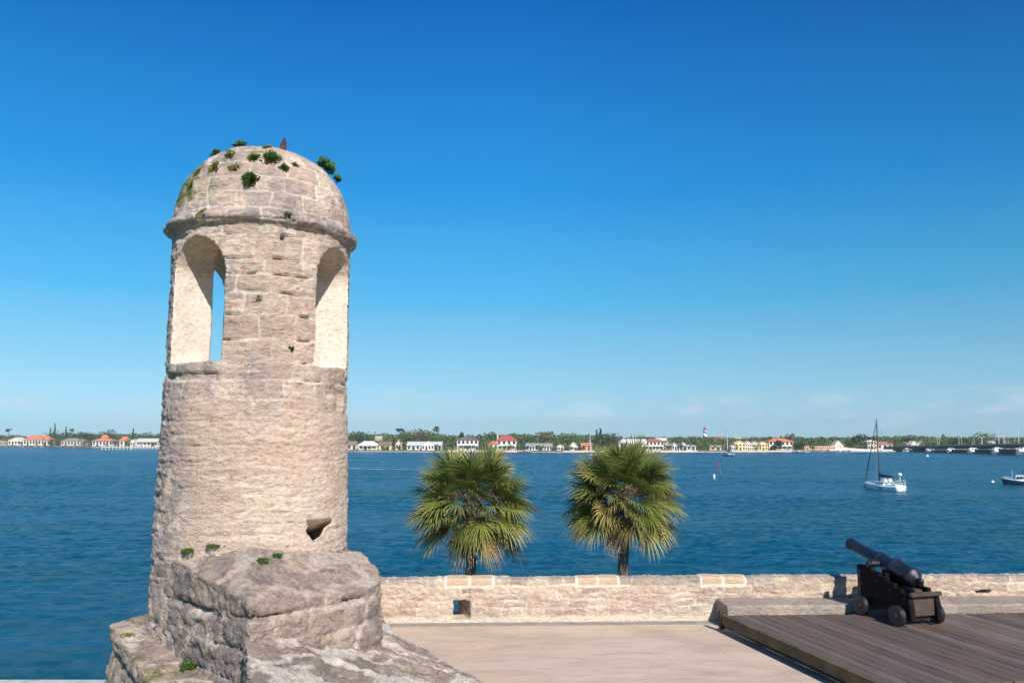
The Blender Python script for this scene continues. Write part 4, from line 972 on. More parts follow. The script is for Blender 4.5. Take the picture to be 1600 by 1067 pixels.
# ---------------------------------------------------------------- houses
HM = {}
def hm(col, r=.8, v=.08):
    if col not in HM: HM[col] = simple('paint %d' % len(HM), col, r, var=v, scale=.4)
    return HM[col]
WHITE = (.66, .635, .59); CREAM = (.60, .53, .41); YEL = (.80, .64, .32); PINK = (.72, .50, .42); GREY = (.30, .30, .30); RED = (.42, .075, .06); ORG = (.55, .19, .09); BRN = (.20, .14, .11); LGR = (.48, .50, .52); TEAL = (.45, .60, .60)
M_GLASS = simple('dark window glass', (.03, .035, .04), .15, var=.3, spec=.8)
def house(x0, x1, ytop, yeave, label, wall=WHITE, roof=GREY, kind='hip', storeys=1, off_=15, nwin=None, ybase=None, chimney=None, porch=False, depth=None, cat='house', name='house'):
    xm = (x0+x1)/2; D = shore_D(xm, off_); s = D/F; a, _ = ray(xm, 700); W = (x1-x0)*s/2; d = depth or max(7, min(W*1.2, 12))
    zb = 1.4; ze = P(xm, yeave, D).z-zb; zt = P(xm, ytop, D+d/2).z-zb; ze = max(ze, 2.4); zt = max(zt, ze+.8)
    root = empty(name, (a*D, D+d/2, zb), label, cat, 'houses along the far shore'); hd_ = d/2
    bm = bmesh.new(); box(bm, -W, W, -hd_, hd_, 0, ze)
    if kind == 'gable':   # gable end towards the water
        for y in (-hd_, hd_): pass
        vs = [bm.verts.new(v) for v in ((-W, -hd_+.01, ze), (W, -hd_+.01, ze), (0, -hd_+.01, zt-.25))]; bm.faces.new(vs)
    obj('wall', bm, hm(wall), root)
    o = .7; bm = bmesh.new(); th = .25
    if kind == 'hip':
        rl = max(0, W-hd_*.95)
        e = [(-W-o, -hd_-o), (W+o, -hd_-o), (W+o, hd_+o), (-W-o, hd_+o)]
        b0 = [bm.verts.new((x, y, ze-.12)) for x, y in e]; b1 = [bm.verts.new((x, y, ze+.12)) for x, y in e]; r0 = bm.verts.new((-rl-.01, 0, zt)); r1 = bm.verts.new((rl+.01, 0, zt))
        bm.faces.new(b0[::-1])
        for i in range(4): bm.faces.new((b0[i], b0[(i+1) % 4], b1[(i+1) % 4], b1[i]))
        bm.faces.new((b1[0], b1[1], r1, r0)); bm.faces.new((b1[2], b1[3], r0, r1)); bm.faces.new((b1[1], b1[2], r1)); bm.faces.new((b1[3], b1[0], r0))
    elif kind == 'side':   # ridge along the shore, gable ends at the sides
        pr = [(-hd_-o, ze-.1), (0, zt-.1), (hd_+o, ze-.1), (hd_+o, ze+.15), (0, zt+.15), (-hd_-o, ze+.15)]
        A = [bm.verts.new((-W-o*.5, y, z)) for y, z in pr]; B = [bm.verts.new((W+o*.5, y, z)) for y, z in pr]; bm.faces.new(A); bm.faces.new(B[::-1])
        for i in range(6): bm.faces.new((A[i], B[i], B[(i+1) % 6], A[(i+1) % 6]))
    elif kind == 'gable':
        pr = [(-W-o, ze-.1), (0, zt-.1), (W+o, ze-.1), (W+o, ze+.15), (0, zt+.15), (-W-o, ze+.15)]
        A = [bm.verts.new((x, -hd_-o*.6, z)) for x, z in pr]; B = [bm.verts.new((x, hd_+o*.5, z)) for x, z in pr]; bm.faces.new(A); bm.faces.new(B[::-1])
        for i in range(6): bm.faces.new((A[i], B[i], B[(i+1) % 6], A[(i+1) % 6]))
    elif kind == 'pagoda':
        e = [(-W-1.2, -hd_-1.2), (W+1.2, -hd_-1.2), (W+1.2, hd_+1.2), (-W-1.2, hd_+1.2)]; zz = ze+(zt-ze)*.45
        rings = [[bm.verts.new((x*k, y*k, z)) for x, y in e] for k, z in ((1, ze-.1), (1, ze+.1), (.62, ze+(zt-ze)*.28), (.30, zz), (.27, zz+.6), (.33, zz+.6), (.16, zt-.3), (.05, zt))]
        bm.faces.new(rings[0][::-1]); bm.faces.new(rings[-1])
        for q0, q1 in zip(rings, rings[1:]):
            for i in range(4): bm.faces.new((q0[i], q0[(i+1) % 4], q1[(i+1) % 4], q1[i]))
    else:
        box(bm, -W-.3, W+.3, -hd_-.3, hd_+.3, ze, ze+.4)
    bmesh.ops.recalc_face_normals(bm, faces=bm.faces)
    rf = obj('roof', bm, hm(roof), root)
    if chimney is not None:
        bm = bmesh.new(); cx = chimney*W; box(bm, cx-.5, cx+.5, -1.2, -.2, ze*.8, zt+1.1); box(bm, cx-.65, cx+.65, -1.35, -.05, zt+1.1, zt+1.35); obj('chimney', bm, hm(wall), rf)
    nw = nwin or max(2, int(2*W/3.6)); fh = ze/storeys
    for st in range(storeys):
        for i in range(nw):
            cx = -W+2*W*(i+.5)/nw; ww = min(1.0, W/nw*.55); h0 = st*fh+fh*.26; h1 = st*fh+fh*.82
            if st == 0 and i % 3 == 1: h0 = .1
            bm = bmesh.new(); box(bm, cx-ww, cx+ww, -hd_-.06, -hd_+.05, h0, h1); obj('window' if h0 > .2 else 'door', bm, M_GLASS, root)
    if porch:
        bm = bmesh.new(); pz = fh*.95 if storeys > 1 else ze-.25
        box(bm, -W*.8, W*.8, -hd_-2.6, -hd_-.01, pz-.2, pz+.05)
        for i in range(5): cx = -W*.78+W*1.56*i/4; box(bm, cx-.16, cx+.16, -hd_-2.5, -hd_-2.2, 0, pz-.2)
        if storeys > 1: box(bm, -W*.8, W*.8, -hd_-2.6, -hd_-2.45, pz+.05, pz+.9)
        obj('porch', bm, hm(WHITE), root)
    return root
H = house
H(-12, 9, 688, 692, 'pinkish low house at the very left edge of the photo', (.66, .55, .48), (.42, .25, .2))
H(12, 36, 683, 688, 'white house with arched gable left of the red roofed house', WHITE, (.7, .68, .64), 'gable', 1, 12)
H(36, 77, 680, 687, 'white house with a long red tiled hip roof on the left shore', WHITE, ORG, 'hip', 1, 12, chimney=.35)
H(95, 129, 684.5, 689, 'low cream bungalow with a wide grey roof left of the pagoda-roofed house', CREAM, (.27, .25, .23), 'hip')
H(144, 175, 679, 689, 'house with an orange pagoda-shaped roof on the left shore', (.68, .70, .72), ORG, 'pagoda', 1, 12)
H(186, 200, 681.5, 688, 'small house with an orange hipped roof among trees right of the pagoda roof', CREAM, ORG, 'hip', 1, 28)
H(203, 211, 686, 690, 'narrow white annex left of the long pale house by the tower', WHITE, LGR, 'gable')
H(212, 246, 685, 690, 'long pale house with layered light grey roofs next to the tower', WHITE, (.55, .53, .48), 'side', 1, 14, porch=True)
H(542, 557, 689.5, 695, 'cream house with a brown roof touching the right side of the tower', CREAM, (.22, .17, .15), 'side')
H(559, 590, 689, 695.5, 'white house with a broad white hip roof and dark carport near the tower', WHITE, (.72, .71, .70), 'hip', porch=True)
H(592, 611, 690, 695.5, 'yellowish house with a dark brown roof', YEL, BRN, 'side')
H(618, 627, 687.5, 693, 'narrow pinkish house between two palms', PINK, (.50, .36, .30), 'gable')
H(636, 690, 690, 696, 'wide white house with a grey roof and long windows', WHITE, (.50, .54, .56), 'side', 1, 18, 8)
H(659, 678, 689, 695, 'white pedimented porch house in front of the wide grey roofed white house', WHITE, WHITE, 'gable', 1, 9, 4)
H(714, 747, 682.5, 687, 'white three storey villa with a dark hip roof and balconies', WHITE, (.16, .12, .12), 'hip', 2, 14, 5, porch=True)
H(764, 778, 688, 693.5, 'small orange roofed wing at the left of the red roofed villa', WHITE, ORG, 'hip', 1, 12)
H(776, 807, 680.5, 688, 'tall white villa with a bright red hip roof and chimney', WHITE, RED, 'hip', 2, 15, 4, chimney=-.9, porch=True)
H(822, 863, 692.5, 698, 'long low white bungalow with a grey roof behind three palms', WHITE, GREY, 'side', 1, 15, 9)
H(870, 881, 694, 698, 'tiny white cottage right of the long grey roofed bungalow', WHITE, LGR, 'gable')
H(890, 903, 690, 698, 'white house with a raised gable left of the orange walled cottage', WHITE, (.6, .58, .55), 'gable', 1, 22)
H(908, 925, 692, 696, 'orange walled cottage behind the distant white sailboat', (.70, .30, .14), ORG, 'side')
H(967, 984, 684.5, 691, 'left one of the white gabled pair, with a grey roof, behind the second palm', WHITE, LGR, 'gable', 2, 24)
H(981, 1010, 686, 693, 'right one of the white gabled pair, cream front with dark garage', (.76, .74, .62), (.62, .64, .62), 'side', 1, 14, 5)
H(1009, 1038, 685.5, 690, 'two storey house with a dark red roof and white balcony', (.72, .66, .58), (.36, .12, .09), 'hip', 2, 18, 5, porch=True)
H(1040, 1049, 689, 694, 'small cream house right of the dark red roofed house', CREAM, (.45, .42, .38), 'gable')
H(1050, 1058, 691, 696, 'small house with a pale gable between the cream house and the boathouse', (.6, .6, .56), (.4, .38, .36), 'gable')
H(1061, 1073, 690, 695, 'pale grey gabled house left of the boathouse', (.62, .64, .62), (.42, .43, .44), 'gable', 1, 20)
H(1073, 1087, 693, 697, 'white boathouse with a dark opening on the shore', WHITE, (.42, .43, .47), 'hip', 1, 8, 2)
H(1109, 1127, 695.5, 699, 'low brown roofed shed right of the bright green round tree', CREAM, (.33, .27, .22), 'side')
H(1118, 1133, 682.2, 685, 'distant house with a red roof among trees behind the blue hulled sailboat', CREAM, (.40, .13, .09), 'side', 1, 150)
H(1148, 1158, 681.5, 684, 'distant flat white building, left of two above the yellow houses', WHITE, WHITE, 'flat', 1, 170)
H(1161, 1171, 681.7, 684.2, 'distant flat white building, right of two above the yellow houses', WHITE, WHITE, 'flat', 1, 170)
H(1143, 1149, 695, 698, 'small white annex at the left of the yellow gabled house', WHITE, PINK, 'gable', 1, 10)
H(1149, 1165, 688.5, 693, 'leftmost yellow gabled house of the pastel row', YEL, (.74, .62, .34), 'gable', 2, 15, 3)
H(1165, 1175, 689, 693.5, 'pale pink gabled house, second of the pastel row', (.76, .62, .58), (.70, .55, .48), 'gable', 2, 15, 3)
H(1175, 1186, 689.5, 694, 'cream gabled house, third of the pastel row', CREAM, (.74, .60, .42), 'gable', 2, 15, 3)
H(1186, 1200, 689, 693.5, 'yellow and orange gabled house at the right end of the pastel row', YEL, ORG, 'gable', 2, 15, 3)
H(1202, 1240, 684.5, 690, 'large white villa with an orange tiled roof and arcade', (.78, .72, .62), ORG, 'hip', 2, 16, 6, porch=True)
H(1257, 1305, 695.5, 697.5, 'long low pink motel with many small windows', (.78, .55, .42), (.66, .36, .24), 'flat', 1, 12, 14, cat='motel', name='motel')
H(1303, 1318, 688, 697, 'pale pointed-roof building at the right end of the long motel', (.80, .72, .60), (.74, .62, .46), 'gable', 1, 18)
H(1356, 1370, 687, 690, 'cream two storey house seen behind the black mast', CREAM, (.60, .55, .45), 'hip', 2, 26, 3)
H(1371, 1395, 690, 694, 'low house with a long red roof left of the bridge end', (.72, .66, .60), (.40, .16, .11), 'side', 1, 24)
H(1413, 1424, 690.5, 694, 'house with a reddish roof behind the bridge end', (.7, .6, .52), (.42, .22, .16), 'hip', 1, 26)
H(1424, 1434, 688.5, 694, 'left white gabled house behind the bridge end', WHITE, WHITE, 'gable', 1, 26)
H(1434, 1444, 688.5, 694, 'right white gabled house behind the bridge end', WHITE, (.5, .5, .5), 'gable', 1, 26)
H(1499, 1510, 689, 693.5, 'grey house behind the bridge below the brownish tree', (.6, .6, .62), (.4, .42, .45), 'side', 1, 30)
H(1546, 1556, 689, 693.5, 'pale house behind the bridge right of the large bright tree', (.7, .62, .58), (.45, .4, .4), 'side', 1, 30)
H(586, 596, 681.5, 684.5, 'small pale house high among the trees right of the tower', CREAM, (.55, .5, .42), 'side', 1, 75)
H(1026, 1042, 684.5, 688, 'white roofed house behind the dark red roofed house', WHITE, (.68, .66, .64), 'side', 1, 45)
# sandy mound by the motel
bm = bmesh.new(); D = shore_D(1325, 6); a, _ = ray(1325, 700)
for i in range(5):
    bmesh.ops.create_icosphere(bm, subdivisions=3, radius=1, matrix=Matrix.Translation((a*D+(i-1.5)*7, D+3, .4)) @ Matrix.Diagonal((9, 5, [4.6, 3.2, 2.6, 2.0, 1.8][i], 1)))
tag(obj('hill', bm, simple('sand heap', (.66, .57, .45), .95, var=.15, scale=.3, bump=.3), None, True), kind='structure')
# low sea walls / white shore strip and rocks
def shore_strip(px0, px1, h, mat, label, name, off_=2.5, cat='sea wall'):
    bm = bmesh.new(); ps = []
    for i in range(13):
        px = px0+(px1-px0)*i/12; D = shore_D(px, off_); a, _ = ray(px, 700); ps.append((a*D, D))
    prism(bm, ps+[(x, y+.8) for x, y in ps[::-1]], -.5, h)
    tag(obj(name, bm, mat), label, cat)
M_ROCK = simple('rocks', (.16, .145, .13), .95, var=.5, scale=.5, bump=.6)
shore_strip(700, 830, 1.5, hm((.62, .55, .46)), 'pale sea wall below the white villa and the red roofed villa', 'sea_wall')
shore_strip(880, 1090, 1.4, hm((.60, .52, .43)), 'pale sea wall on the far shore behind the second palm', 'sea_wall')
shore_strip(1140, 1256, 1.3, hm((.58, .50, .42)), 'pale sea wall below the pastel row and orange roofed villa', 'sea_wall')
shore_strip(1320, 1395, 1.8, hm((.52, .49, .45)), 'grey sea wall between the sand mound and the bridge', 'sea_wall', 1.5)
V = []; bm = bmesh.new()
for (p0, p1, n_) in ((0, 140, 90), (1235, 1330, 60), (812, 828, 20)):
    for i in range(n_):
        px = rnd.uniform(p0, p1); D = shore_D(px, rnd.uniform(-3, 2)); a, _ = ray(px, 700); k = rnd.uniform(.5, 1.4)
        bmesh.ops.create_icosphere(bm, subdivisions=1, radius=k, matrix=Matrix.Translation((a*D, D, .2)) @ Matrix.Diagonal((1.3, 1, .8, 1)))
for v in bm.verts: v.co += Vector((rnd.uniform(-.2, .2), rnd.uniform(-.2, .2), rnd.uniform(-.2, .2)))
tag(obj('shore_rocks', bm, M_ROCK), 'dark loose rocks along the far waterline', 'rocks', kind='stuff')

# docks
def dock(px0, px1, ywl, label, mat, n=12, zt=1.9, roofed=False):
    g0 = G(px0, ywl); g1 = G(px1, ywl); root = empty('dock', (g0.x, g0.y, 0), label, 'dock'); d = g1-g0
    bm = bmesh.new(); box(bm, 0, d.length, -.8, .8, zt-.25, zt); obj('deck', bm, mat, root)
    root.rotation_euler.z = math.atan2(d.y, d.x)
    for i in range(n):
        x = .3+(d.length-.6)*i/(n-1); h = zt+(1.4 if i % 3 == 0 else .7)
        for y in (-.95, .95):
            bm = bmesh.new(); tube(bm, [(x, y, -1), (x, y, h)], .22, 8); obj('piling', bm, mat, root)
M_WPAINT = hm((.78, .77, .74)); M_DPILE = simple('dark piling', (.07, .06, .05), .9)
dock(159, 205, 701.5, 'white dock with tall pilings left of the round tower', M_WPAINT, 9, 2.2)
dock(206, 262, 700.8, 'long low white pier reaching the round tower', M_WPAINT, 13, 1.7)
dock(808, 829, 708.2, 'small dark dock below the red roofed villa', M_DPILE, 6, 1.2)
dock(717, 742, 707.6, 'small dark dock partly behind the first palm', M_DPILE, 6, 1.1)

# lighthouse
D = 1500.0; g = P(1101, 667, D)
LH = empty('lighthouse', (g.x, D, 1.2), 'black and white spiral striped lighthouse with a red lantern above the far trees', 'lighthouse')
Hh = g.z-1.2; V = []; Fc = []; mi = []; ns, nz = 24, 40
for j in range(nz+1):
    z = Hh*.80*j/nz; r = 4.2-1.5*(j/nz)
    for i in range(ns): V.append((r*math.cos(6.2832*i/ns), r*math.sin(6.2832*i/ns), z))
for j in range(nz):
    for i in range(ns):
        Fc.append((j*ns+i, j*ns+(i+1) % ns, (j+1)*ns+(i+1) % ns, (j+1)*ns+i)); mi.append(int(((i/ns)*1.0+(j/nz)*2.6) % 1 > .62))
o = raw('tower', V, Fc, [hm((.82, .82, .80)), hm((.03, .03, .035))], LH); o.data.polygons.foreach_set('material_index', mi)
bm = bmesh.new(); lathe(bm, [(3.7, 0), (3.7, .8), (2.2, .8), (2.2, Hh*.1), (2.6, Hh*.1), (2.2, Hh*.14), (.9, Hh*.18), (.25, Hh*.2)], 20, Matrix.Translation((0, 0, Hh*.80)))
obj('lantern', bm, hm((.28, .05, .05)), LH)

# ---------------------------------------------------------------- bridge
b0 = Vector((318.0, 668.0)); b1_ = G(1600, 711); bdv = (Vector((b1_.x, b1_.y))-b0).normalized(); bL = 430.0
bnv = Vector((-bdv.y, bdv.x)); bnv = bnv if bnv.y < 0 or bnv.x < 0 else -bnv      # towards the camera side (left)
def bt_px(px):
    a, _ = ray(px, 700); # (b0+bdv*t).x = a*(b0+bdv*t).y
    return (a*b0.y-b0.x)/(bdv.x-a*bdv.y)
BRG = empty('bridge', (b0.x, b0.y, 0), 'long dark green arched road bridge crossing the bay at the right', 'bridge')
BRG.rotation_euler.z = math.atan2(bdv.y, bdv.x)
def bz_(t): return 3.6+3.4*min(1, max(0, t/150.0))
piers = [bt_px(x) for x in (1400, 1436, 1469, 1501, 1538, 1576)]; gap = piers[-1]-piers[-2]; piers += [piers[-1]+gap*(i+1)*1.05 for i in range(9)]
M_BRG = simple('bridge paint', (.055, .085, .075), .7, var=.2, scale=.3); M_PIER = simple('bridge pier concrete', (.085, .08, .075), .9, var=.3, scale=.4)
bw = 5.0
bm = bmesh.new(); V = []; n_ = 160
ts = [i/n_*bL-12 for i in range(n_+1)]
def girder_bot(t):
    for p0, p1 in zip([-30]+piers, piers+[piers[-1]+40]):
        if p0 <= t <= p1: q = (t-p0)/(p1-p0); return bz_(t)-.9-(1.9 if t > 20 else 1.0)*(2*q-1)**4
    return bz_(t)-1
for side in (0,):
    rows = []
    for tt in ts:
        zt_ = bz_(tt); zb_ = min(zt_-.6, girder_bot(tt)); rows.append([bm.verts.new((tt, -bw, zb_)), bm.verts.new((tt, -bw, zt_)), bm.verts.new((tt, bw, zt_)), bm.verts.new((tt, bw, zb_))])
    for r0, r1 in zip(rows, rows[1:]):
        for i in range(4): bm.faces.new((r0[i], r1[i], r1[(i+1) % 4], r0[(i+1) % 4]))
    bm.faces.new(rows[0]); bm.faces.new(rows[-1][::-1])
obj('deck', bm, M_BRG, BRG)
for s in (-1, 1):
    bm = bmesh.new()
    for t0_, t1_ in zip(ts, ts[1:]):
        z = bz_((t0_+t1_)/2); box(bm, t0_, t1_-.3, s*bw-.15, s*bw+.15, z+.004, z+.25); box(bm, t0_, t1_, s*bw-.12, s*bw+.12, z+.75, z+.95)
        box(bm, t0_, t0_+.25, s*bw-.13, s*bw+.13, z+.25, z+.75)
    obj('railing', bm, hm((.22, .26, .24)), BRG)
for p in piers:
    bm = bmesh.new(); box(bm, p-1.6, p+1.6, -bw-1.2, bw+1.2, -3, girder_bot(p)+.02); box(bm, p-2.3, p+2.3, -bw-2.2, bw+2.2, -3, 1.2); obj('pier', bm, M_PIER, BRG)
lampt = [bt_px(x) for x in (1459, 1475, 1493, 1509, 1525, 1545, 1560, 1580, 1597)]
M_LAMP = hm((.60, .55, .45))
for i, p in enumerate(lampt):
    s = -1 if i % 2 else 1; z = bz_(p)
    wxy = b0+bdv*p+Vector((-bdv.y, bdv.x))*(s*bw)
    L_ = empty('street_lamp', (wxy.x, wxy.y, z), 'pale street lamp number %s from the left along the bridge rail' % ['first', 'second', 'third', 'fourth', 'fifth', 'sixth', 'seventh', 'eighth', 'ninth'][i] if 0 else '%s pale street lamp from the left along the bridge' % ['first', 'second', 'third', 'fourth', 'fifth', 'sixth', 'seventh', 'eighth', 'ninth'][i], 'street lamp', 'street lamps along the bridge')
    L_.rotation_euler.z = math.atan2(bdv.y, bdv.x)
    bm = bmesh.new(); tube(bm, [(0, 0, 0), (0, 0, .8), (0, 0, 5.4)], [.32, .2, .13], 8); obj('pole', bm, M_LAMP, L_)
    bm = bmesh.new(); tube(bm, [(0, 0, 5.3), (0, -s*.9, 5.8), (0, -s*2.2, 5.9)], .1, 6); box(bm, -.25, .25, -s*2.2-.5, -s*2.2+.5, 5.8, 6.05); obj('lamp_head', bm, M_LAMP, L_)

# ---------------------------------------------------------------- boats
M_GEL = simple('white boat gelcoat', (.80, .80, .78), .3, var=.04, scale=1); M_NAVY = simple('navy hull', (.015, .025, .06), .25, var=.2); M_BLUH = simple('blue hull', (.03, .08, .22), .3, var=.15)
M_MASTD = simple('dark mast', (.03, .03, .045), .5, var=.2); M_MASTW = simple('white mast', (.72, .74, .76), .4, var=.1); M_CANV = simple('dark canvas', (.012, .016, .035), .8, var=.2)
M_RIG = simple('rigging wire', (.12, .12, .14), .5, var=.1); M_CANW = simple('pale canvas', (.55, .46, .40), .8, var=.15); M_BOOT = simple('dark boot stripe', (.05, .06, .09), .5)
def hull(L, B, fb, draft=.5, stern=.75, sheer=.35, n=22):
    """x forward; transom at -L/2"""
    bm = bmesh.new(); rings = []
    for i in range(n+1):
        q = i/n; x = -L/2+L*q; hb = B/2*(stern+(1-stern)*math.sin(min(1, q/.45)*math.pi/2)) if q < .45 else B/2*math.cos((q-.45)/.55*math.pi/2)**.75
        hb = max(hb, .03); zt_ = fb*(1+sheer*(q-.35)**2*2.2); rk = .10*L*max(0, q-.7)/.3
        ring = []
        for j in range(13):
            a = -1+2*j/12; s_ = abs(a); y = math.copysign(hb*(1-(1-s_)**2.3)**.8 if s_ > 0 else 0, a); z = -draft+(zt_+draft)*s_**1.7
            ring.append(bm.verts.new((x+rk*s_**2*.6-(.02*L*(1-s_) if i == 0 else 0)*0, y, z)))
        rings.append(ring)
    for r0, r1 in zip(rings, rings[1:]):
        for j in range(12): bm.faces.new((r0[j], r1[j], r1[j+1], r0[j+1]))
        bm.faces.new((r0[12], r1[12], r1[0], r0[0]))
    bm.faces.new(rings[0]); bm.faces.new(rings[-1][::-1])
    bmesh.ops.recalc_face_normals(bm, faces=bm.faces)
    for f in bm.faces: f.smooth = abs(f.normal.z) < .8
    return bm
def cabin(bm, x0, x1, w0, w1, z0, z1, tp=.75, rake=.3):
    b = [(x0, -w0), (x1, -w1), (x1, w1), (x0, w0)]; v0 = [bm.verts.new((x, y, z0)) for x, y in b]; v1 = [bm.verts.new((x+(rake if i in (0, 3) else -rake*1.6), y*tp, z1)) for i, (x, y) in enumerate(b)]
    bm.faces.new(v1)
    for i in range(4): bm.faces.new((v0[i], v0[(i+1) % 4], v1[(i+1) % 4], v1[i]))
def sailboat(loc, head, L, mast, label, hm_=M_GEL, mm=M_MASTW, detail=True, mr=.10, sailcol=M_CANV):
    r = empty('sailboat', (loc[0], loc[1], 0), label, 'sailboat', 'boats on the bay', rz=head); B = L*.31; fb = L*.105
    obj('hull', hull(L, B, fb), hm_, r)
    bm = bmesh.new(); cabin(bm, -L*.13, L*.24, B*.36, B*.22, fb*.95, fb*1.62, .8, .35); cb_ = obj('cabin', bm, M_GEL, r)
    for s in (-1, 1):
        for k in range(3):
            bm = bmesh.new(); x = -L*.06+k*L*.085; y = s*(B*.33-k*B*.035)*.93; box(bm, x-.28, x+.28, y-.04, y+.04, fb*1.18, fb*1.42); obj('window', bm, M_GLASS, cb_)
    bm = bmesh.new(); x0 = -L*.36; box(bm, -L*.42, -L*.15, -B*.30, -B*.24, fb*.95, fb*1.28); box(bm, -L*.42, -L*.15, B*.24, B*.30, fb*.95, fb*1.28); box(bm, -L*.44, -L*.42, -B*.30, B*.30, fb*.95, fb*1.25); obj('cockpit', bm, M_GEL, r)
    mx = L*.10; bm = bmesh.new(); tube(bm, [(mx, 0, fb), (mx, 0, mast)], [mr, mr*.75], 8)
    tube(bm, [(mx, -B*.30, mast*.55), (mx, B*.30, mast*.55)], mr*.35, 5); obj('mast', bm, mm, r)
    bm = bmesh.new(); bh = fb+1.75; tube(bm, [(mx, 0, bh), (-L*.32, 0, bh-.05)], mr*.6, 6); obj('boom', bm, mm, r)
    bm = bmesh.new(); tube(bm, [(mx-.05, 0, bh+1.3), (mx-.2, 0, bh+.45), (mx-1.2, 0, bh+.28), (-L*.28, 0, bh+.14)], [.12, .42, .36, .20], 8); obj('sail_cover', bm, sailcol, r)
    bm = bmesh.new(); top = (mx, 0, mast-.2); bow = (L*.53, 0, fb*1.2); tube(bm, [bow, Vector(bow).lerp(Vector(top), .3), Vector(bow).lerp(Vector(top), .93)], [.09, .13, .05], 6); obj('furled_jib', bm, mm if mm is M_MASTD else M_MASTW, r)
    bm = bmesh.new(); rr = .03
    tube(bm, [top, (-L*.49, 0, fb*1.1)], rr, 4); tube(bm, [(L*.5, 0, fb*1.2), top], rr, 4)
    for s in (-1, 1): tube(bm, [top, (mx, s*B*.30, mast*.55), (mx, s*B*.46, fb)], rr, 4); tube(bm, [(mx, 0, mast*.55), (mx-.5, s*B*.46, fb)], rr, 4)
    obj('rigging', bm, M_RIG, r)
    if detail:
        bm = bmesh.new(); w_ = B*.42
        for s in (-1, 1):
            xs = [-L*.46, -L*.3, -L*.1, L*.12, L*.3, L*.44]; ws = [.36, .45, .485, .45, .33, .16]
            for x, ww in zip(xs, ws): tube(bm, [(x, s*B*ww, fb), (x, s*B*ww, fb+.7)], .03, 4)
            tube(bm, [(x, s*B*ww, fb+.7) for x, ww in zip(xs, ws)], .025, 4)
        obj('lifelines', bm, M_MASTW, r)
        bm = bmesh.new(); tube(bm, [(-L*.15, -w_, fb+.3), (-L*.13, -w_*.8, fb+1.5), (-L*.13, w_*.8, fb+1.5), (-L*.15, w_, fb+.3)], .04, 5)
        cabin(bm, -L*.16, L*.00, w_*.8, w_*.7, fb+.75, fb+1.3, .8, .2); obj('sprayhood', bm, M_GEL, r)
        bm = bmesh.new(); tube(bm, [(-L*.47, B*.0, fb), (-L*.47, 0, fb+2.3)], .06, 6); bmesh.ops.create_icosphere(bm, subdivisions=2, radius=.46, matrix=Matrix.Translation((-L*.47, 0, fb+2.5)) @ Matrix.Diagonal((1, 1, .9, 1))); obj('radar_dome', bm, M_MASTW, r, True)
        bm = bmesh.new()
        for s in (-1, 1): tube(bm, [(-L*.485, s*B*.34, fb), (-L*.49, s*B*.34, fb+1.2), (-L*.50, s*B*.15, fb+1.3)], .04, 5)
        tube(bm, [(-L*.49, -B*.34, fb+.6), (-L*.49, B*.34, fb+.6)], .035, 5); tube(bm, [(-L*.5, -B*.34, fb+1.2), (-L*.5, B*.34, fb+1.2)], .035, 5); obj('stern_rail', bm, M_MASTW, r)
        for x, s in ((-L*.08, 1), (L*.36, 1), (L*.0, -1)):
            bm = bmesh.new(); tube(bm, [(x, s*B*.50, fb*.2), (x, s*B*.52, fb*.8)], [.14, .16], 8); obj('fender', bm, M_CANV, r)
        bm = bmesh.new(); tube(bm, [(L*.53, 0, fb*1.1), (L*.63, 0, .0)], .04, 4); obj('mooring_line', bm, M_RIG, r)
        bm = bmesh.new(); cm_ = Vector((-L*.30, 0, fb+1.05))
        vs = [cm_+Vector((0, .42*math.cos(k*.5236), .42*math.sin(k*.5236))) for k in range(13)]; tube(bm, vs, .03, 4, False); tube(bm, [(-L*.30, 0, fb*.9), cm_], .1, 6); obj('helm', bm, M_MASTW, r)
    return r
bow = G(1357, 760.5); st_ = G(1397, 768.5)
hd_m = math.atan2(bow.y-st_.y, bow.x-st_.x)
mt = P(1366, 655, 186).z
hd_m = R(107)
sailboat((84.2, 184.0), hd_m, 11.0, mt, 'white sailboat with a tall black mast and dark sail cover, moored in the bay', M_GEL, M_MASTD, True, .13)
g2 = G(1139, 713); sailboat((g2.x, g2.y), R(115), 10.5, P(1133, 666, g2.y).z, 'distant blue hulled sailboat with a white mast in front of the pastel houses', M_BLUH, M_MASTW, False, .17)
g3 = G(923, 713.5); sailboat((g3.x, g3.y), R(100), 8.5, P(925, 671, g3.y).z, 'distant white sailboat with a bare white mast above the second palm', M_GEL, M_MASTW, False, .17, M_GEL)
for px, yt, lb in ((1564, 671, 'moored sailboat with a tall thick white mast behind the bridge, left of the frame edge'), (1595, 669, 'moored sailboat with the tallest white mast behind the bridge at the right edge'), (1525, 681, 'moored sailboat with a thin short mast behind the bridge by the bright green tree'), (1578, 682, 'moored sailboat with a short mast behind the bridge between the two tall masts')):
    D = 650.0; a, _ = ray(px, 700); sailboat((a*D, D), R(160), 11 if yt < 675 else 8, P(px, yt, D).z, lb, M_GEL, M_MASTW, False, .32 if yt < 675 else .14)
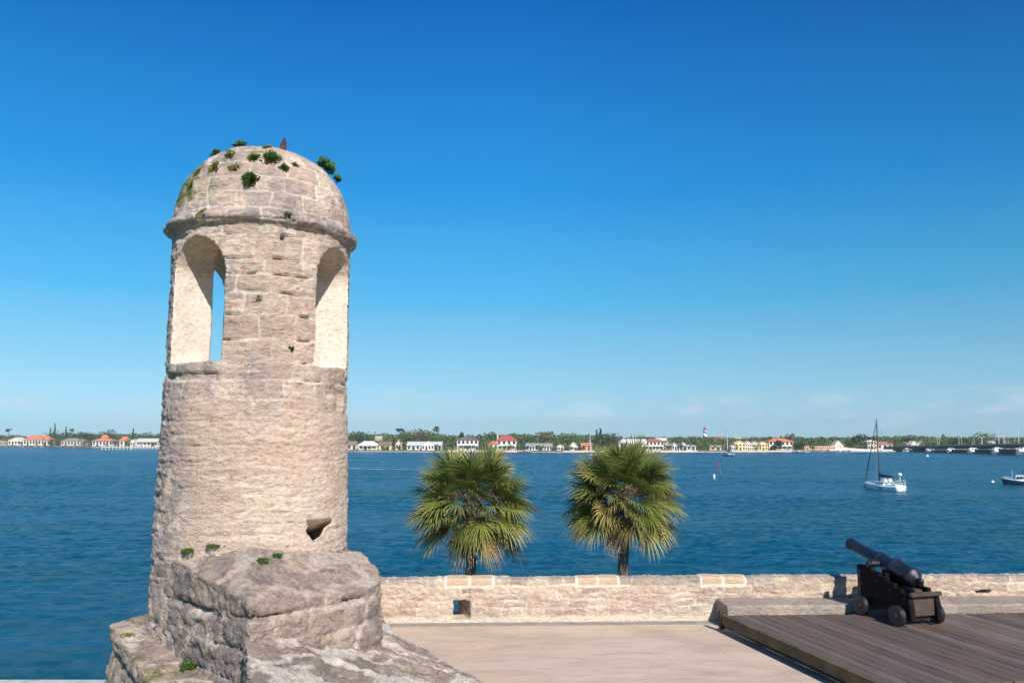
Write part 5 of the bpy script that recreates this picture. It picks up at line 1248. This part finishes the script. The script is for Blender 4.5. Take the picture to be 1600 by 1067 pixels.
def motorboat(px0, px1, ywl, hpx, label, D=None, hm_=M_GEL, head=R(175)):
    xm = (px0+px1)/2; D = D or G(xm, ywl).y; a, _ = ray(xm, ywl); s = D/F; L = (px1-px0)*s; hgt = hpx*s
    r = empty('motorboat', (a*D, D, 0), label, 'motorboat', 'boats on the bay', rz=head); B = L*.3; fb = hgt*.38
    obj('hull', hull(L, B, fb, stern=.85), hm_, r)
    bm = bmesh.new(); cabin(bm, -L*.32, L*.24, B*.42, B*.30, fb*.9, hgt*.76, .85, L*.03); c_ = obj('cabin', bm, M_GEL, r)
    for s_ in (-1, 1):
        bm = bmesh.new(); box(bm, -L*.24, L*.12, s_*B*.375-.06, s_*B*.375+.06, fb*1.35, hgt*.62); obj('window', bm, M_GLASS, c_)
    bm = bmesh.new(); box(bm, -L*.26, L*.06, -B*.3, B*.3, hgt*.93, hgt); 
    for x in (-L*.24, L*.03):
        for s_ in (-1, 1): tube(bm, [(x, s_*B*.26, hgt*.7), (x, s_*B*.26, hgt*.93)], .06, 5)
    obj('flybridge_roof', bm, M_GEL, r); return r
for x0, x1, h_, lb in ((1441, 1453, 6, 'small greyish motorboat seen under the left spans of the bridge'), (1455, 1462, 5, 'tiny white motorboat beside a pier under the bridge'), (1474, 1495, 7, 'white motorboat with a long bow seen under the bridge, third span'), (1508, 1531, 8, 'large white cabin cruiser seen under the middle span of the bridge'),
        (1548, 1569, 9, 'large white yacht seen under the bridge below the tall mast'), (1571, 1579, 6, 'small white boat just behind a pier near the right edge'), (1584, 1592, 7, 'white boat with a round bow right of the last visible pier'), (1592, 1612, 9, 'white yacht cut by the right edge of the photo under the bridge')):
    motorboat(x0, x1, 705.5, h_, lb, D=640)
# trawler at the right edge
gA = G(1569, 757.5); TR_ = empty('motorboat', (gA.x+4.3, gA.y-2.0, 0), 'dark hulled cabin motorboat with a pale canopy at the right edge, near a white buoy', 'motorboat', 'boats on the bay', rz=R(150))
L = 9.5; B = 3.3; fb = 1.0
obj('hull', hull(L, B, fb, stern=.9, sheer=.8), M_NAVY, TR_)
bm = bmesh.new(); hh_ = hull(L*1.006, B*1.02, fb*1.08, draft=-fb*.85, stern=.9, sheer=.8)
obj('rub_rail', hh_, M_GEL, TR_); bm.free()
bm = bmesh.new(); cabin(bm, -L*.02, L*.26, B*.38, B*.28, fb, fb+1.5, .88, .25); c_ = obj('cabin', bm, M_GEL, TR_)
for k in range(3):
    for s_ in (-1, 1):
        bm = bmesh.new(); x = L*.03+k*L*.075; box(bm, x-.26, x+.26, s_*B*.345-.08, s_*B*.345+.06, fb+.6, fb+1.2); obj('window', bm, M_GLASS, c_)
bm = bmesh.new(); box(bm, -L*.40, L*.02, -B*.42, B*.42, fb+1.95, fb+2.05)
for x in (-L*.38, -L*.2): 
    for s_ in (-1, 1): tube(bm, [(x, s_*B*.4, fb), (x, s_*B*.4, fb+1.95)], .04, 5)
box(bm, -L*.30, -L*.08, B*.40, B*.42, fb+.7, fb+1.95); obj('canopy', bm, M_CANW, TR_)
bm = bmesh.new(); box(bm, -L*.05, L*.08, -B*.2, B*.2, fb+2.05, fb+2.3); obj('roof_rack', bm, M_CANV, TR_)
bm = bmesh.new(); tube(bm, [(0, 0, fb+1.5), (0, 0, fb+4.4)], .05, 5); tube(bm, [(L*.3, .2, fb+1), (L*.3, .2, fb+2.6)], .04, 5); obj('antenna', bm, M_MASTW, TR_)
bm = bmesh.new(); cabin(bm, -L*.62, -L*.49, B*.40, B*.40, -.1, .65, .9, .1); obj('swim_platform', bm, M_GEL, TR_)
bm = bmesh.new()
for s_ in (-1, 1): tube(bm, [(L*.28, s_*B*.30, fb*1.1), (L*.30, s_*B*.30, fb+.8), (L*.50, s_*B*.04, fb+1.1)], .03, 4)
obj('bow_rail', bm, M_MASTW, TR_)
# buoys and marker
def buoy(px, py, r_, tall, label, name='buoy'):
    g = G(px, py); bm = bmesh.new()
    if tall: lathe(bm, [(.05, -.2), (r_, -.1), (r_, tall*.8), (r_*.5, tall)], 12)
    else: bmesh.ops.create_icosphere(bm, subdivisions=3, radius=r_, matrix=Matrix.Translation((0, 0, r_*.45)) @ Matrix.Diagonal((1, 1, .85, 1))); tube(bm, [(0, 0, r_*.9), (0, 0, r_*1.7)], .05, 6)
    o = obj(name, bm, M_GEL, None, True); o.location = (g.x, g.y, 0); tag(o, label, 'buoy', 'buoys on the bay')
buoy(1551, 754, .42, 0, 'white round mooring buoy left of the dark hulled motorboat')
buoy(1449, 713.5, .85, 0, 'small distant white buoy in the water before the bridge')
buoy(1116, 749, .28, 1.5, 'slim upright white buoy near the channel marker post')
g = G(1125, 742); MK = empty('channel_marker', (g.x, g.y, 0), 'leaning wooden channel marker post with a red board standing in the bay', 'channel marker')
bm = bmesh.new(); tube(bm, [(.25, 0, -1), (0, 0, 1.5), (-.25, 0, 4.0)], [.22, .2, .18], 8); obj('post', bm, simple('weathered post', (.16, .14, .12), .9), MK)
bm = bmesh.new(); box(bm, -.75, .1, -.30, -.24, 2.6, 3.8); obj('board', bm, simple('faded red board', (.13, .05, .06), .7), MK)
# boat wake
V = []; Fc = []; pr_ = random.Random(2)
for i in range(61):
    px = 500+i*3.6; y0 = 732+.035*math.sin(i*.3)*8+(px-545)*.012; wv = .30*(1-i/75)*(.6+.8*pr_.random())
    V += [G(px, y0-wv, .20), G(px, y0+wv, .20)]
    if i: n0 = len(V); Fc.append((n0-4, n0-3, n0-1, n0-2))
m, t, b = newmat('wake foam'); b.inputs['Base Color'].default_value = (.42, .54, .60, 1); b.inputs['Roughness'].default_value = .8
raw('water_wake', V, Fc, m)['kind'] = 'structure'
# ---------------------------------------------------------------- sea air
bm = bmesh.new(); box(bm, -2600, 2600, -60, 2600, -3.2, 60)
hz = bpy.data.materials.new('sea air'); hz.use_nodes = True; t = NT(hz.node_tree); t.n.remove(t.n['Principled BSDF'])
pv = t.new('ShaderNodeVolumePrincipled', i_Density=.00014, i_Anisotropy=.2); pv.inputs['Color'].default_value = (.78, .90, 1.0, 1); t.link(pv.outputs[0], t.n['Material Output'].inputs['Volume'])
tag(obj('haze', bm, hz), kind='stuff')
